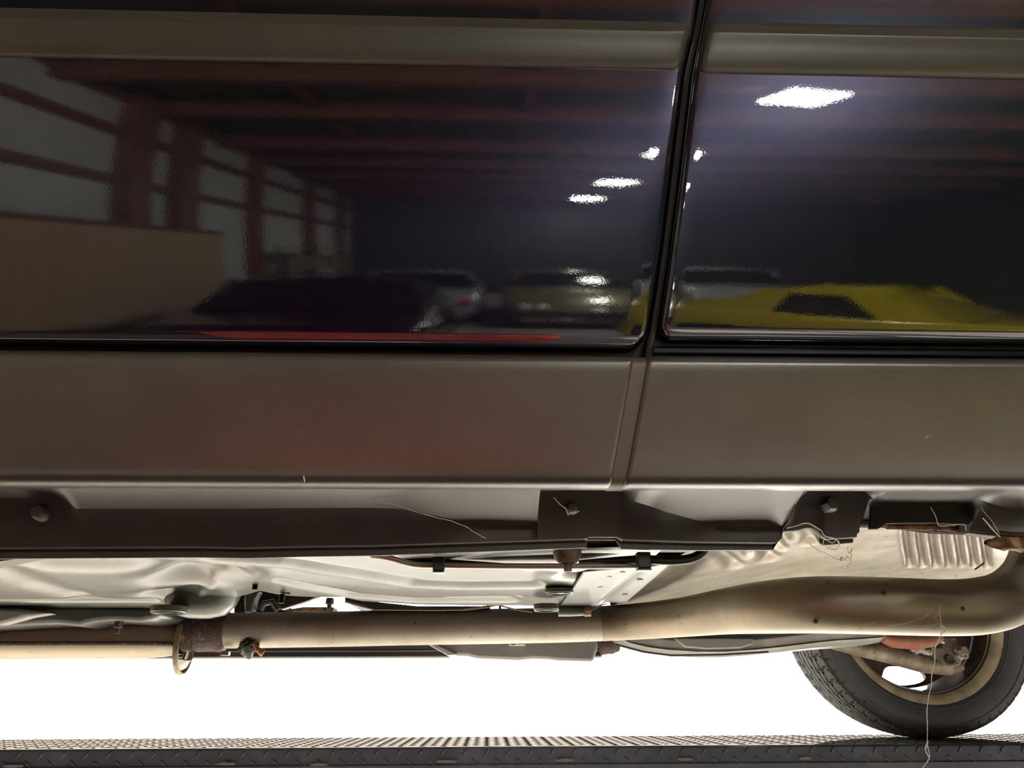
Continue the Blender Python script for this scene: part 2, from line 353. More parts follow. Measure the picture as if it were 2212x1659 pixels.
# raised lugs of the tread plate: two rows on the folded front edge, one object each
def lugmesh(L, Wd, H):
    me = bpy.data.meshes.new('tread_lug'); v = []; f = []
    for k, (s, h) in enumerate(((1, 0), (.72, .8), (.35, 1))):
        for j in range(8):
            w = 2*math.pi*j/8; v.append((L*s*math.cos(w), -H*h, Wd*s*math.sin(w)))
    for k in range(2):
        for j in range(8): f.append((k*8+j, k*8+(j+1) % 8, (k+1)*8+(j+1) % 8, (k+1)*8+j))
    f.append(tuple(16+j for j in range(8)))
    me.from_pydata(v, [], f); me.shade_smooth(); me.materials.append(LUG); return me
lm = lugmesh(.0125, .0026, .0022)
SP = .0535
for i in range(-37, 50):
    for (dz, dx, a) in ((-.013, 0, -.95), (-.033, SP*.47, .75)):
        x = i*SP+dx
        if -1.95 < x < 2.6:
            o = bpy.data.objects.new('tread_lug', lm); COL.objects.link(o); o.parent = farway
            o.location = (x, NF-.0005, dz); o.rotation_euler = (0, a, 0)
# lugs on the runway tops (too flat in view to single out)
for (y0, y1, par) in ((NF, FF, farway), (.68, 1.15, nearway)):
    b = MB(); n = 0
    for i in range(-48, 48):
        for j in range(9):
            for s in (0, 1):
                x = (i+.5*s)*SP; y = y0+.03+(j+.5*s)*(y1-y0-.05)/9; a = .75 if s else -.75
                c, sn = math.cos(a), math.sin(a); L, w = .015, .0035
                q = [(L, 0, 0), (0, w, 0), (-L, 0, 0), (0, -w, 0)]; base = [(x+p*c-r*sn, y+p*sn+r*c, -.001) for p, r, _ in q]; t = (x, y, .0016)
                k = len(b.v); b.v += base+[t]
                for z in range(4): b.f.append((k+z, k+(z+1) % 4, k+4)); b.mi.append(0)
    o = b.build('tread_plate_pattern', LUGT, par, smooth=20); o['kind'] = 'stuff'
# crusty paint patches on the front lip
for (u, v, w) in ((490, 1650, .05), (690, 1652, .045), (965, 1645, .055), (1220, 1642, .05), (1480, 1640, .04), (1740, 1638, .03), (30, 1655, .05)):
    p = P(u, v, NF-.002); b = MB(); pts = []
    for j in range(14):
        a = 2*math.pi*j/14; r = 1+.5*noise.noise(Vector((u, a*2, 0)))
        pts.append((p.x+w/2*r*math.cos(a), NF-.0048, max(-.0405, p.z+.0035*r*math.sin(a)) if v > 0 else 0))
    b.prism(pts, (0, .002, 0)); b.build('paint_scab', mat('scabby_paint', (.11, .115, .11), .7, bump=(300, .8, .002)), farway)
for X in (-1.9, 2.3): MB().box((X-.07, .55, -.28), (X+.07, 2.75, -.14)).build('cross_beam', LIFT, lift, bevel=.01)
for (X, Y) in ((-2.45, .35), (2.85, .35), (-2.45, 2.95), (2.85, 2.95)):
    MB().box((X-.09, Y-.09, FZ), (X+.09, Y+.09, 1.1)).build('lift_post', LIFT, lift, bevel=.01)
    MB().box((X-.22, Y-.22, FZ), (X+.22, Y+.22, FZ+.02)).build('post_base_plate', LIFT, lift)
for (X, Y0, Y1) in ((-2.45, .35, 2.95), (2.85, .35, 2.95)): MB().box((X-.06, Y0, -.30), (X+.06, Y1, -.15)).build('end_beam', LIFT, lift, bevel=.01)
for Y in (.45, 2.80): MB().box((-2.5, Y-.04, -.28), (2.9, Y+.04, -.16)).build('side_beam', LIFT, lift, bevel=.01)

# ================================================================== THE CAR
WX, FX, TR = 1.214, -1.738, .325       # rear and front axle, tyre radius
car = empty('car', (0, 1.62, 0), 'dark blue car with grey lower cladding raised on the drive-on lift', 'car')
T0, TS, ZR = 8.0, 37.5, .794
def tilt(z): return math.radians(T0+(ZR-z)*TS if z < ZR else T0-(z-ZR)*22)
_zs = [.40+.002*i for i in range(480)]; _i0 = min(range(480), key=lambda i: abs(_zs[i]-ZR)); _ys = [0]*480; _ys[_i0] = .72
for i in range(_i0-1, -1, -1): _ys[i] = _ys[i+1]+math.tan(tilt(_zs[i]))*.002
for i in range(_i0+1, 480): _ys[i] = _ys[i-1]-math.tan(tilt(_zs[i]))*.002
def yd(z): return interp(z, _zs, _ys)
def hit(u, v, off=0):
    Y = .75
    for _ in range(25): Y = yd(P(u, v, Y).z)+off
    return P(u, v, Y)
# door edges beside the gap, as x over z
def edge(pts): 
    q = sorted([(hit(u, v).z, hit(u, v).x) for u, v in pts]); zs = [a for a, _ in q]; xs = [b for _, b in q]
    sl = (xs[-1]-xs[-3])/(zs[-1]-zs[-3])
    return lambda z: interp(z, zs, xs) if z <= zs[-1] else xs[-1]+(z-zs[-1])*sl
eL = edge([(1508, 0), (1500, 60), (1486, 110), (1476, 150), (1452, 330), (1427, 550), (1403, 700), (1392, 738), (1388, 748)])
eR = edge([(1528, 0), (1517, 60), (1506, 110), (1499, 150), (1478, 330), (1449, 550), (1427, 700), (1419, 738), (1416, 745)])
ZB = hit(1050, 748).z; ZBR = hit(1700, 733).z
ZT = 1.12
def door_panel(name, xl, xr, zb, cornerR=None, right_round=False, left_round=False):
    zs = [zb+(ZT-zb)*i/90 for i in range(91)]
    ins = [(.0, .016), (.0006, .006), (.002, .0022), (.0045, .0004)]      # turned-in edge: (inset, depth)
    zrow = [(zb+a, d) for a, d in ins]+[(z, 0) for z in zs if z > zb+.008]
    rows = []
    for z, dz in zrow:
        a, b = xl(z), xr(z)
        # rounded lower corners
        r = .018; t = z-zb
        if t < r:
            cut = r-math.sqrt(max(0, r*r-(r-t)**2))
            if right_round: b -= cut
            if left_round: a += cut
        xs = [(a+i_, d_) for i_, d_ in ins]+[(a+.008+(b-a-.016)*k/60, 0) for k in range(61)]+[(b-i_, d_) for i_, d_ in ins[::-1]]
        rows.append([(x, yd(z)+max(d, dz), z) for x, d in xs])
    return MB().grid(rows).build(name, PAINT, car, smooth=60)
fd = door_panel('front_door', lambda z: -1.02-.10*(z-.5), eL, ZB, right_round=True)
rd = door_panel('rear_door', eR, lambda z: .98 if z > .80 else .80+.18*math.sqrt(max(0, 1-((.80-z)/.42)**2)), ZBR, left_round=True)
# dark seal / body aperture behind the shut lines
b = MB(); rows = []
for z in (.44, .47, .5, .6, .7, .8, .9, 1.0, 1.12): rows.append([(x, yd(max(z, .42))+.028, z) for x in (-1.9, -1.0, -.3, .2, .5, .8, 1.0)])
b.grid(rows); b.build('door_aperture', BLACK, car)
b = MB(); 
for e_, w, d in ((eL, .0065, .0105), ):
    pass
pts = [((eL(z)*.42+eR(z)*.58), yd(z)+.016, z) for z in [.455+.02*i for i in range(33)]]
b.tube(pts, .0045, 8).build('door_seal', mat('seal_rubber', (.012, .012, .012), .35), car)
b = MB().tube([(x, yd(.465)+.012, ZB-.014) for x in (-1.2, -.5, 0, .165)], .006, 8).build('sill_seal', MATS['seal_rubber'], car)
# body-coloured strip under the rear door
p0 = hit(1420, 742); 
b = MB(); rows = []
for (v, dy) in ((738, .016), (741, .010), (746, .007), (752, .009), (757, .018)):
    z = P(1700, v, .79).z; rows.append([(x, yd(z)+dy, z) for x in (.19, .4, .6, .86)])
b.grid(rows).build('rear_sill_strip', PAINT, car)
# side mouldings
def moulding(name, xa, xb, ztop, zbot, ra, rb, par):
    H = ztop-zbot; prof = [(0, .002), (.012, -.0045), (.04, -.0085), (.18, -.0118), (.30, -.0135), (.335, -.0150), (.37, -.0148), (.44, -.0128), (.60, -.0112), (.80, -.0080), (.93, -.0050), (.985, -.0020), (1, .003)]
    rows = []
    for t, d in prof:
        z = ztop-H*t; a, b2 = xa(z), xb(z); r = .012
        tt = min(t*H, (1-t)*H); cut = r-math.sqrt(max(0, r*r-(r-min(tt, r))**2))
        if rb: b2 -= cut
        if ra: a += cut
        n = 50; xs = [a+.0, a+.0012, a+.004]+[a+.008+(b2-a-.016)*k/n for k in range(n+1)]+[b2-.004, b2-.0012, b2]
        fade = [.0, .55, .9]+[1]*(n+1)+[.9, .55, 0]
        rows.append([(x, yd(z)+(d if d > 0 else d*fd_)+(.002 if fd_ == 0 else 0), z) for x, fd_ in zip(xs, fade)])
    return MB().grid(rows).build(name, MOULD, par, smooth=50)
zt = hit(1050, 33, -.01).z; zb_ = hit(1050, 139, -.004).z
moulding('side_moulding', lambda z: -1.0, lambda z: eL(z)-.004, zt, zb_, False, True, fd)
zt2 = hit(1700, 44, -.01).z; zb2 = hit(1700, 157, -.004).z
moulding('side_moulding', lambda z: eR(z)+.006, lambda z: .96, zt2, zb2, True, False, rd)
# upper doors, glass, roof and the rest of the shell (beyond the frame)
def shell(name, rows, M=PAINT, **k): return MB().grid(rows).build(name, M, car, **k)
YM = 1.62
def yz_top(x): return interp(x, [-1.5, -.9, -.55, .3, .9, 1.45, 2.0], [1.02, 1.12, 1.5, 1.62, 1.6, 1.5, 1.1])
for s, nm in ((-1, 'near'), (1, 'far')):
    Yf = lambda z: YM+s*(YM-yd(min(z, 1.3)))
    xs = [-.95+.1*i for i in range(27)]
    g_ = [[(x, YM+s*(.93-(z-1.12)*.45), z) for x, z in [(x, 1.12+(yz_top(x)-1.12)*t) for x in xs]] for t in (0, .25, .5, .75, 1)]
    MB().grid([[p for p in r] for r in g_]).build('side_glass', mat('car_window_glass', (.01, .012, .014), .05), car)
    # fender and quarter panels with wheel arch cut-outs
    for (xa, xb, ax) in ((-2.45, -1.03, FX), (.80 if s < 0 else .80, 2.05, WX)):
        rows = []
        n = 48
        for i in range(n+1):
            x = xa+(xb-xa)*i/n; d = abs(x-ax); zlow = .36
            if d < .385: zlow = TR+math.sqrt(.385**2-d*d)*1.0
            z0 = max(.42, zlow) if d < .385 else .42
            if xa > 0 and x < .98: z0 = max(z0, .80 if s < 0 else z0)
            endk = 1-.25*max(0, (abs(x-YM*0)-1.9))**1
            rows.append([(x, Yf(z)-s*.004 - s*.15*max(0, abs(x-(.0))-1.9), z) for z in [z0+(1.12-z0)*t for t in (0, .02, .2, .4, .6, .8, 1)]])
        MB().grid(rows).build('front_wing' if xa < 0 else 'rear_quarter_panel', PAINT, car, smooth=60)
    if s > 0:
        rows = [[(x, Yf(z), z) for x in (-1.03, -.5, 0, .4, .8)] for z in (.44, .5, .6, .7, .8, .9, 1.0, 1.12)]
        MB().grid(rows).build('far_door_panels', PAINT, car, smooth=60)
rows = [[(x, YM+yy*(.93-(yz_top(x)-1.12)*.45)/.93, yz_top(x)+.03*(1-(yy/.93)**2)) for yy in (-.93, -.6, -.3, 0, .3, .6, .93)] for x in [-.55+.12*i for i in range(18)]]
MB().grid(rows).build('roof', PAINT, car, smooth=60)
rows = [[(x, YM+yy, z+.02*(1-(yy/.93)**2)) for yy in (-.93, -.6, -.3, 0, .3, .6, .93)] for x, z in ((-2.42, .95), (-2.2, 1.03), (-1.5, 1.1), (-.95, 1.13))]
MB().grid(rows).build('bonnet', PAINT, car, smooth=60)
rows = [[(x, YM+yy*.93, z) for yy in (-1, -.6, 0, .6, 1)] for x, z in ((-.95, 1.13), (-.55, 1.5))]
MB().grid(rows).build('windscreen', MATS['car_window_glass'], car)
MB().box((-2.55, .80, .38), (-2.40, 2.44, .95)).build('front_bumper', PAINT, car, bevel=.05)
MB().box((2.03, .80, .38), (2.16, 2.44, 1.1)).build('rear_bumper', PAINT, car, bevel=.05)
MB().grid([[(2.05, .85, 1.1), (2.05, 2.4, 1.1)], [(1.55, 1.0, 1.5), (1.55, 2.2, 1.5)]]).build('tailgate_glass', MATS['car_window_glass'], car)
# dark floor sheet added so that light does not pass up into the cabin
MB().box((-2.3, 1.0, .50), (2.0, 2.25, .56)).build('light_block_floor', mat('dark_light_block', (.03, .033, .035), .6), car)

# ---- sill cladding
SG = [(766, .805), (768, .790), (770, .782), (773, .7775), (778, .7760), (784, .7760), (800, .7780), (830, .7820), (870, .7880), (910, .7940), (950, .8000), (985, .8055), (1010, .8100), (1025, .8130), (1036, .8170), (1045, .8230), (1053, .8330), (1058, .8440)]
prof = [(Y, PZ(v, Y)) for v, Y in SG]
def sill_x(u770, u1050, z):
    a = P(u770, 770, .779); c = P(u1050, 1040, .819); t = (a.z-z)/(a.z-c.z); return a.x+(c.x-a.x)*t
def clad(name, xl, xr, ldep=.006, rdep=.006, inset=0, M=CLAD, n=90):
    rows = []
    for Y, z in prof:
        a, b2 = xl(z), xr(z)
        xs = [(a, ldep), (a+.0012, ldep*.3), (a+.0035, 0)]+[(a+.006+(b2-a-.012)*k/n, 0) for k in range(n+1)]+[(b2-.0035, 0), (b2-.0012, rdep*.3), (b2, rdep)]
        rows.append([(x, Y+d+inset, z) for x, d in xs])
    return MB().grid(rows).build(name, M, car, smooth=60)
sl = clad('front_sill_cladding', lambda z: -1.3, lambda z: sill_x(1370, 1322, z))
sr = clad('rear_sill_cladding', lambda z: sill_x(1398, 1350, z), lambda z: .84)
# recessed joint piece between the two claddings
rows = []
for (Y, z) in prof: rows.append([(sill_x(1366, 1316, z), Y+.004, z), (sill_x(1384, 1334, z), Y+.0045, z), (sill_x(1400, 1352, z), Y+.004, z)])
MB().grid(rows).build('sill_joint_cover', mat('brown_joint_plastic', (.10, .085, .070), .5), car)

# ---- lower ledge, back wall and flange of the cladding, as outlines in the plane of the flange
YW = .885; YK = .922
OB = [(-120, 1078), (60, 1078), (85, 1073), (120, 1072), (140, 1080), (168, 1100), (500, 1100), (780, 1098), (860, 1100), (900, 1106), (960, 1119), (1010, 1131), (1040, 1136), (1150, 1136), (1160, 1128), (1166, 1066), (1180, 1063), (1320, 1060),
      (1345, 1064), (1370, 1085), (1400, 1094), (1440, 1108), (1500, 1124), (1545, 1136), (1570, 1139), (1688, 1139), (1702, 1120), (1718, 1088), (1728, 1062), (1740, 1060), (1860, 1062), (1876, 1072), (1885, 1078), (2112, 1079), (2124, 1084), (2150, 1094), (2212, 1104), (2320, 1108)]
OW = [(-120, 1184), (0, 1183), (400, 1181), (520, 1183), (640, 1180), (800, 1178), (960, 1173), (1120, 1168), (1274, 1163), (1278, 1160), (1340, 1160), (1352, 1165), (1500, 1170), (1672, 1172), (1684, 1162), (1706, 1146), (1712, 1144), (1740, 1141), (1760, 1136), (1776, 1136), (1784, 1142), (1792, 1158), (1800, 1164), (1868, 1160), (1872, 1150), (1878, 1146), (1896, 1145), (1912, 1134), (1936, 1131), (2000, 1132), (2060, 1138), (2150, 1150), (2212, 1156), (2320, 1160)]
LP = [(-120, 24), (900, 22), (1274, 20), (1277, 6), (1340, 6), (1353, 21), (1672, 16), (1678, 1), (1788, 1), (1794, 14), (1868, 12), (1876, 1), (2320, 1)]
def ox(tab, u): return interp(u, [a for a, _ in tab], [b for _, b in tab])
us = sorted(set([u for u, _ in OB]+[u for u, _ in OW]+[u for u, _ in LP]+list(range(-120, 2321, 12))))
R = [[] for _ in range(9)]
yj, zj = prof[-1]
for u in us:
    vb, vw, lp = ox(OB, u), ox(OW, u), ox(LP, u)
    hole = 1880 < u < 2116
    Yk = YK+(.06 if hole else 0)
    Yb = max(.884, min(.924, .483/((P(u, vb, 1).z-.125)+.325)))
    bq = P(u, vb, Yb); x = bq.x; zb2_ = bq.z
    wq = P(u, vw, Yk).z
    if hole: wq = P(u, vw, Yk).z
    R[0].append((x, yj, zj)); R[1].append((x, yj+(Yb-yj)*.5, zj+(zb2_-zj)*.5+(.0008)))
    R[2].append((x, Yb-.003, zb2_)); R[3].append((x, (Yb+.003 if not hole else Yk), zb2_-.004)); R[4].append((x, Yk, wq+.002))
    lo = P(u, vw+lp, Yk+.012).z; mid = P(u, vw+lp*.42, Yk+.012).z
    R[5].append((x, Yk+.0005, wq)); R[6].append((x, Yk+.012 if lp > 2 else Yk+.001, mid if lp > 2 else wq-.001)); R[7].append((x, Yk+.0122 if lp > 2 else Yk+.002, lo if lp > 2 else wq-.002)); R[8].append((x, Yk+.016, (lo if lp > 2 else wq-.002)))
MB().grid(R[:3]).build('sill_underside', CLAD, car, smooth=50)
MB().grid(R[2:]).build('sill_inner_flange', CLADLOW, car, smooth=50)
# plugs, tabs and clips on the recess
def bump_tab(name, u, v, w, h, Y, d, M):
    a = P(u-w/2, v-h/2, Y); c = P(u+w/2, v+h/2, Y)
    MB().box((a.x, Y-d, c.z), (c.x, Y+.002, a.z)).build(name, M, car, bevel=.003)
b = MB(); p = P(90, 1108, YW+.008)
b.lathe([(.0, -.012), (.0065, -.011), (.009, -.006), (.010, .004)], (p.x, YW+.008, p.z), 'y', 20).build('push_clip', CLADLOW, car)
p = P(1790, 1092, YW+.008); MB().lathe([(.0, -.014), (.007, -.013), (.009, -.008), (.0095, .003)], (p.x, YW+.008, p.z), 'y', 6).build('push_clip', CLADLOW, car)
p = P(1236, 1098, YW+.008); MB().lathe([(.0, -.008), (.005, -.007), (.007, -.003), (.0075, .003)], (p.x, YW+.008, p.z), 'y', 16).build('push_clip', CLADLOW, car)
p = P(1985, 1128, .945); MB().lathe([(.0, .014), (.007, .012), (.010, .007), (.0105, -.006)], (p.x, p.y, p.z+.001), 'z', 20).build('jacking_pad', SUSP, car)
b = MB(); b.tube([P(1915, 1138, .945), P(2040, 1140, .945), P(2130, 1153, .945), P(2200, 1160, .945)], .0035, 6).build('rusty_weld_seam', RUSTL, car)
slab_late = [(1884, 1080), (2113, 1080), (2106, 1100), (2094, 1133), (2020, 1129), (1914, 1130), (1898, 1142), (1880, 1142)]
MB().prism([P(u, v, .913) for u, v in slab_late], (0, .006, 0)).build('sill_opening_shade', HOLE, car)  # black plate standing in for the shaded inside of the opening
# rusted lump at the wheel arch end of the sill
b = MB(); rows = []
for i in range(14):
    u = 2128+i*9; r = []
    for j in range(8):
        a = 2*math.pi*j/8; k = 1+.45*noise.noise(Vector((i*.8, j*1.1, 3)))
        c = P(u, 1172+i*.6, .915); s_ = min(1, .25+i*.22)
        r.append((c.x, c.y+.012*k*math.cos(a)*s_, c.z+.0085*k*math.sin(a)*s_))
    rows.append(r)
b.grid(rows, close=True); b.build('rusted_arch_edge', RUSTL, car)

# ---- underbody -------------------------------------------------------------
def sheet(name, rows_uvY, M, n=40, thick=0, smooth=50, disp=None, parent=None):
    """rows of (u,v,Y) control points, each resampled to n columns"""
    out = []
    for r in rows_uvY:
        pts = [P(*q) for q in r]; xs = [p.x for p in pts]
        row = []
        for k in range(n+1):
            x = xs[0]+(xs[-1]-xs[0])*k/n
            y = interp(x, xs, [p.y for p in pts]); z = interp(x, xs, [p.z for p in pts]); row.append(Vector((x, y, z)))
        out.append(row)
    # densify rows
    dense = []
    for i in range(len(out)-1):
        for t in (0, .25, .5, .75): dense.append([a.lerp(b2, t) for a, b2 in zip(out[i], out[i+1])])
    dense.append(out[-1])
    if disp: dense = [[p+disp(p) for p in r] for r in dense]
    o = MB().grid(dense).build(name, M, parent or car, smooth=smooth)
    if thick:
        md = o.modifiers.new('thickness', 'SOLIDIFY'); md.thickness = thick; md.offset = 1 if False else 0
    return o
def groove(lines):
    """lines: list of ((u,v,Y) polyline, width, depth) pressed into the panel (towards +z)"""
    L_ = [([P(*q) for q in ln], w, d) for ln, w, d in lines]
    def f(p):
        s = 0
        for pts, w, d in L_:
            best = 9
            for a, b2 in zip(pts[:-1], pts[1:]):
                ab = Vector((b2.x-a.x, b2.y-a.y)); ap = Vector((p.x-a.x, p.y-a.y))
                t = max(0, min(1, ap.dot(ab)/max(1e-9, ab.length_squared))); best = min(best, (ap-ab*t).length)
            s += d*math.exp(-(best/w)**2)
        return Vector((0, 0, s))
    return f
def dsheet(name, top, bot, M, nx, ny, disp=None, thick=.0, curve=0.0, smooth=60):
    pt = [P(*q) for q in top]; pb = [P(*q) for q in bot]
    rows = []
    for j in range(ny+1):
        t = j/ny; r = []
        for i in range(nx+1):
            s = i/nx
            xa = pt[0].x+(pt[-1].x-pt[0].x)*s; xb = pb[0].x+(pb[-1].x-pb[0].x)*s
            a = Vector((xa, interp(xa, [p.x for p in pt], [p.y for p in pt]), interp(xa, [p.x for p in pt], [p.z for p in pt])))
            b2 = Vector((xb, interp(xb, [p.x for p in pb], [p.y for p in pb]), interp(xb, [p.x for p in pb], [p.z for p in pb])))
            p = a.lerp(b2, t); p.z -= curve*math.sin(math.pi*t)
            if disp: p = p+disp(p)
            r.append(p)
        rows.append(r)
    o = MB().grid(rows).build(name, M, car, smooth=smooth)
    if thick:
        md = o.modifiers.new('thickness', 'SOLIDIFY'); md.thickness = thick; md.offset = 0
    return o
G1 = groove([([(480, 1203, .98), (620, 1217, 1.02), (800, 1243, 1.12), (900, 1259, 1.18), (1000, 1268, 1.2), (1150, 1270, 1.2)], .018, .012),
             ([(610, 1262, 1.17), (760, 1290, 1.29), (900, 1299, 1.33), (1100, 1300, 1.33)], .016, .008),
             ([(1180, 1235, 1.07), (1240, 1240, 1.08)], .02, -.005),
             ([(1238, 1250, 1.13), (1262, 1247, 1.13)], .02, .016),
             ([(980, 1295, 1.31), (1120, 1292, 1.3)], .01, .006)])
G2 = groove([([(0, 1228, 1.05), (90, 1262, 1.18), (170, 1292, 1.28)], .028, .010),
             ([(0, 1304, 1.32), (160, 1302, 1.32), (330, 1302, 1.32)], .010, .008),
             ([(120, 1212, 1.0), (300, 1222, 1.02), (420, 1235, 1.08)], .04, .012),
             ([(400, 1262, 1.15), (440, 1235, 1.10)], .05, .030), ([(340, 1290, 1.27), (420, 1285, 1.25)], .03, .014),
             ([(428, 1296, 1.30), (455, 1275, 1.22), (478, 1250, 1.14)], .008, -.004)])
# floor panel with its pressed grooves
dsheet('floor_panel', [(-200, 1208, .965), (200, 1206, .965), (560, 1200, .965), (900, 1196, .965), (1440, 1178, .965)],
       [(-200, 1312, 1.40), (300, 1313, 1.40), (370, 1318, 1.42), (440, 1304, 1.36), (500, 1292, 1.33), (535, 1284, 1.30), (560, 1276, 1.27), (600, 1284, 1.29), (640, 1288, 1.30), (690, 1290, 1.31), (740, 1290, 1.31), (780, 1298, 1.34), (900, 1306, 1.37), (1040, 1308, 1.38), (1120, 1308, 1.38), (1160, 1309, 1.38), (1230, 1312, 1.38), (1285, 1310, 1.37), (1300, 1303, 1.37), (1312, 1296, 1.33)], FLOORP, 260, 50, lambda p: G1(p)+G2(p))
# bulged seat mount bottom of the front floor
b = MB(); c = P(432, 1322, 1.33)
b.lathe([(.0, -.014), (.02, -.0135), (.042, -.008), (.056, .006), (.062, .022)], (c.x, c.y, c.z+.004), 'z', 32, sy=.8).build('floor_boss', FLOORP, car)
# deep dark rail in the front left corner
b = MB().prism([P(-60, 1222, .98), P(0, 1212, .975), P(60, 1205, .97), P(125, 1203, .97), P(80, 1212, .985), P(0, 1228, .99), P(-60, 1240, 1.0)], (0, .02, .02)); b.build('brake_line_guard', DARKP, car)
# crossmember at the left, behind the front floor panel
def slab(name, uv, Y, depth, M, bev=.004, parent=None, dz=0):
    pts = [P(u, v, Y) for u, v in uv]
    return MB().prism(pts, (0, depth, dz)).build(name, M, parent or car, bevel=bev, smooth=40)
slab('front_crossmember', [(-120, 1306), (200, 1308), (330, 1310), (352, 1322), (335, 1336), (300, 1343), (240, 1340), (200, 1343), (168, 1352), (120, 1347), (60, 1349), (0, 1353), (-120, 1360)], 1.40, .16, DARKP, .012)
slab('crossmember_lip', [(-120, 1312), (40, 1315), (110, 1324), (60, 1332), (0, 1348), (-120, 1354)], 1.37, .03, TANK, .008)
# rubber plugs with rings
def plug(u, v, Y, r, h, name='floor_plug'):
    c = P(u, v, Y)
    o = MB().lathe([(r*1.12, h), (r*1.10, h*.2), (r, 0), (r*.86, 0), (r*.80, h*.25), (r*.45, h*.30), (r*.42, h*.1), (0, h*.1)], (c.x, c.y, c.z), 'z', 36).build(name, DARKP, car)
    MB().lathe([(r*1.02, .001), (r*1.03, -.0008), (r*.90, -.0008), (r*.88, .001)], (c.x, c.y, c.z), 'z', 36).build('plug_rim', FLOORP, o)
plug(363, 1325, 1.28, .0245, .011); plug(1208, 1283, 1.22, .020, .007); plug(1180, 1319, 1.30, .019, .010)
# threaded studs
for (u, v0, v1, Y) in ((550, 1253, 1274, 1.20), (607, 1283, 1303, 1.27)):
    a, c = P(u+3, v0, Y), P(u, v1, Y); pts = []; rr = []
    for k in range(25): pts.append(a.lerp(c, k/24)); rr.append(.0033 if k % 2 else .0047)
    MB().tube(pts, rr, 12).build('threaded_stud', BLACK, car)
    MB().tube([a+Vector((-.001, 0, .004)), a+Vector((.012, 0, .002))], .003, 8).build('stud_slot', HOLE, car)
# bracket cluster above the pipe start
slab('bracket_recess_shade', [(505, 1280), (540, 1272), (618, 1280), (618, 1325), (505, 1325)], 1.62, .05, HOLE, .002)  # near-black slab put in for the shade around the bracket
slab('exhaust_bracket', [(528, 1278), (560, 1276), (550, 1294), (544, 1324), (528, 1324)], 1.50, .03, FLOORP, .003)
b = MB().tube([P(562, 1318, 1.48), P(570, 1304, 1.48), P(588, 1300, 1.48), P(600, 1318, 1.48)], .006, 8).build('bracket_hoop', FLOORP, car)
slab('tunnel_plate', [(604, 1286), (690, 1288), (660, 1300), (610, 1316), (604, 1316)], 1.58, .02, MUFF, .002)
slab('tunnel_edge', [(610, 1318), (655, 1311), (720, 1311), (720, 1322), (610, 1323)], 1.66, .05, RUSTL, .002)
slab('heat_shield_edge', [(745, 1288), (775, 1296), (900, 1309), (1040, 1309), (1060, 1307), (1035, 1312), (1000, 1316), (960, 1317), (810, 1317), (788, 1310), (745, 1298)], 1.5, .20, DARKP, .002)
b = MB().tube([P(745, 1300, 1.49), P(785, 1311, 1.49), P(812, 1317, 1.49), P(940, 1318, 1.49), P(1010, 1317, 1.49), P(1050, 1312, 1.49), P(1075, 1307, 1.49), P(1110, 1316, 1.49), P(1150, 1322, 1.49)], .0017, 6).build('shield_bead', ALU, car)
# rusty bolts
def bolt(u, v, Y, s=1):
    c = P(u, v, Y)
    o = MB().lathe([(0, .010*s), (.008*s, .010*s), (.009*s, .003*s), (.009*s, -.003*s), (.005*s, -.004*s), (.0045*s, -.014*s), (0, -.014*s)], c, 'z', 6).build('rusty_bolt', RUST, car, smooth=30)
bolt(712, 1302, 1.62, .95); bolt(256, 1352, 1.42, .9); bolt(1080, 1308, 1.55, .5)
# sill-side inner member, its drain spout, brake lines, clips and hose
b = MB(); rows = []
for i in range(41):
    u = 845+i*(1420-845)/40; t = i/40
    vlow = interp(u, [845, 950, 1080, 1180, 1230, 1270, 1340, 1420], [1200, 1209, 1216, 1216, 1216, 1214, 1204, 1192])
    hgt = interp(u, [845, 1000, 1200, 1420], [.006, .02, .028, .016])
    c = P(u, vlow, 1.0); r = []
    for j in range(9):
        a = -math.pi/2+math.pi*j/8-math.pi/4; r.append((c.x, c.y+.04+.045*math.sin(a)-.01, c.z+hgt-hgt*math.cos(a)*1.0))
    rows.append(r)
b.grid(rows).build('inner_sill_member', mat('dark_green_underseal', (.11, .13, .125), .35, coat=.4, coat_rough=.2, mix=((.2, .21, .19), 14, .5, .65), mix2=((.12, .07, .04), 25, .62, .7)), car)
c = P(1226, 1212, .985); MB().lathe([(.019, .014), (.017, .004), (.012, -.002), (.0055, -.003), (.005, -.013), (.0035, -.013), (.003, -.004)], c, 'z', 20).build('drain_spout', SUSP, car)
for k, (dv, r) in enumerate(((0, .0024), (5, .0024))):
    pts = [P(800, 1197+dv, .97), P(840, 1203+dv, .975), P(880, 1214+dv, .98), P(905, 1218+dv, .985), P(960, 1219+dv, .985), P(1170, 1221+dv, .985), P(1380, 1219+dv, .985), P(1430, 1212+dv, .99)]
    MB().tube(bez(pts, 6), r, 8).build('brake_line', mat('brake_line_steel', (.5, .5, .45), .3, .8), car)
MB().tube(bez([P(830, 1194, .985), P(870, 1206, .99), P(960, 1212, .99), P(1100, 1214, .99), P(1300, 1212, .99), P(1395, 1209, .98), P(1450, 1211, .975), P(1490, 1207, .975), P(1512, 1197, .975), P(1522, 1184, .975), P(1524, 1170, .98)], 6), [.0042]*31+[.0062]*30, 10).build('black_fuel_hose', BLACK, car) if False else None
pts = bez([P(1250, 1214, .99), P(1330, 1210, .985), P(1395, 1209, .975), P(1450, 1211, .972), P(1490, 1207, .972), P(1512, 1197, .972), P(1522, 1184, .972), P(1526, 1166, .975)], 7)
MB().tube(pts, [interp(i, [0, 12, 50], [.0022, .0058, .0062]) for i in range(len(pts))], 10).build('fuel_hose', BLACK, car)
slab('line_shadow_strip', [(838, 1200), (930, 1205), (1100, 1217), (1380, 1217), (1380, 1221), (900, 1222), (862, 1214)], 1.0, .01, HOLE, 0)  # dark strip painting the shade behind the brake lines
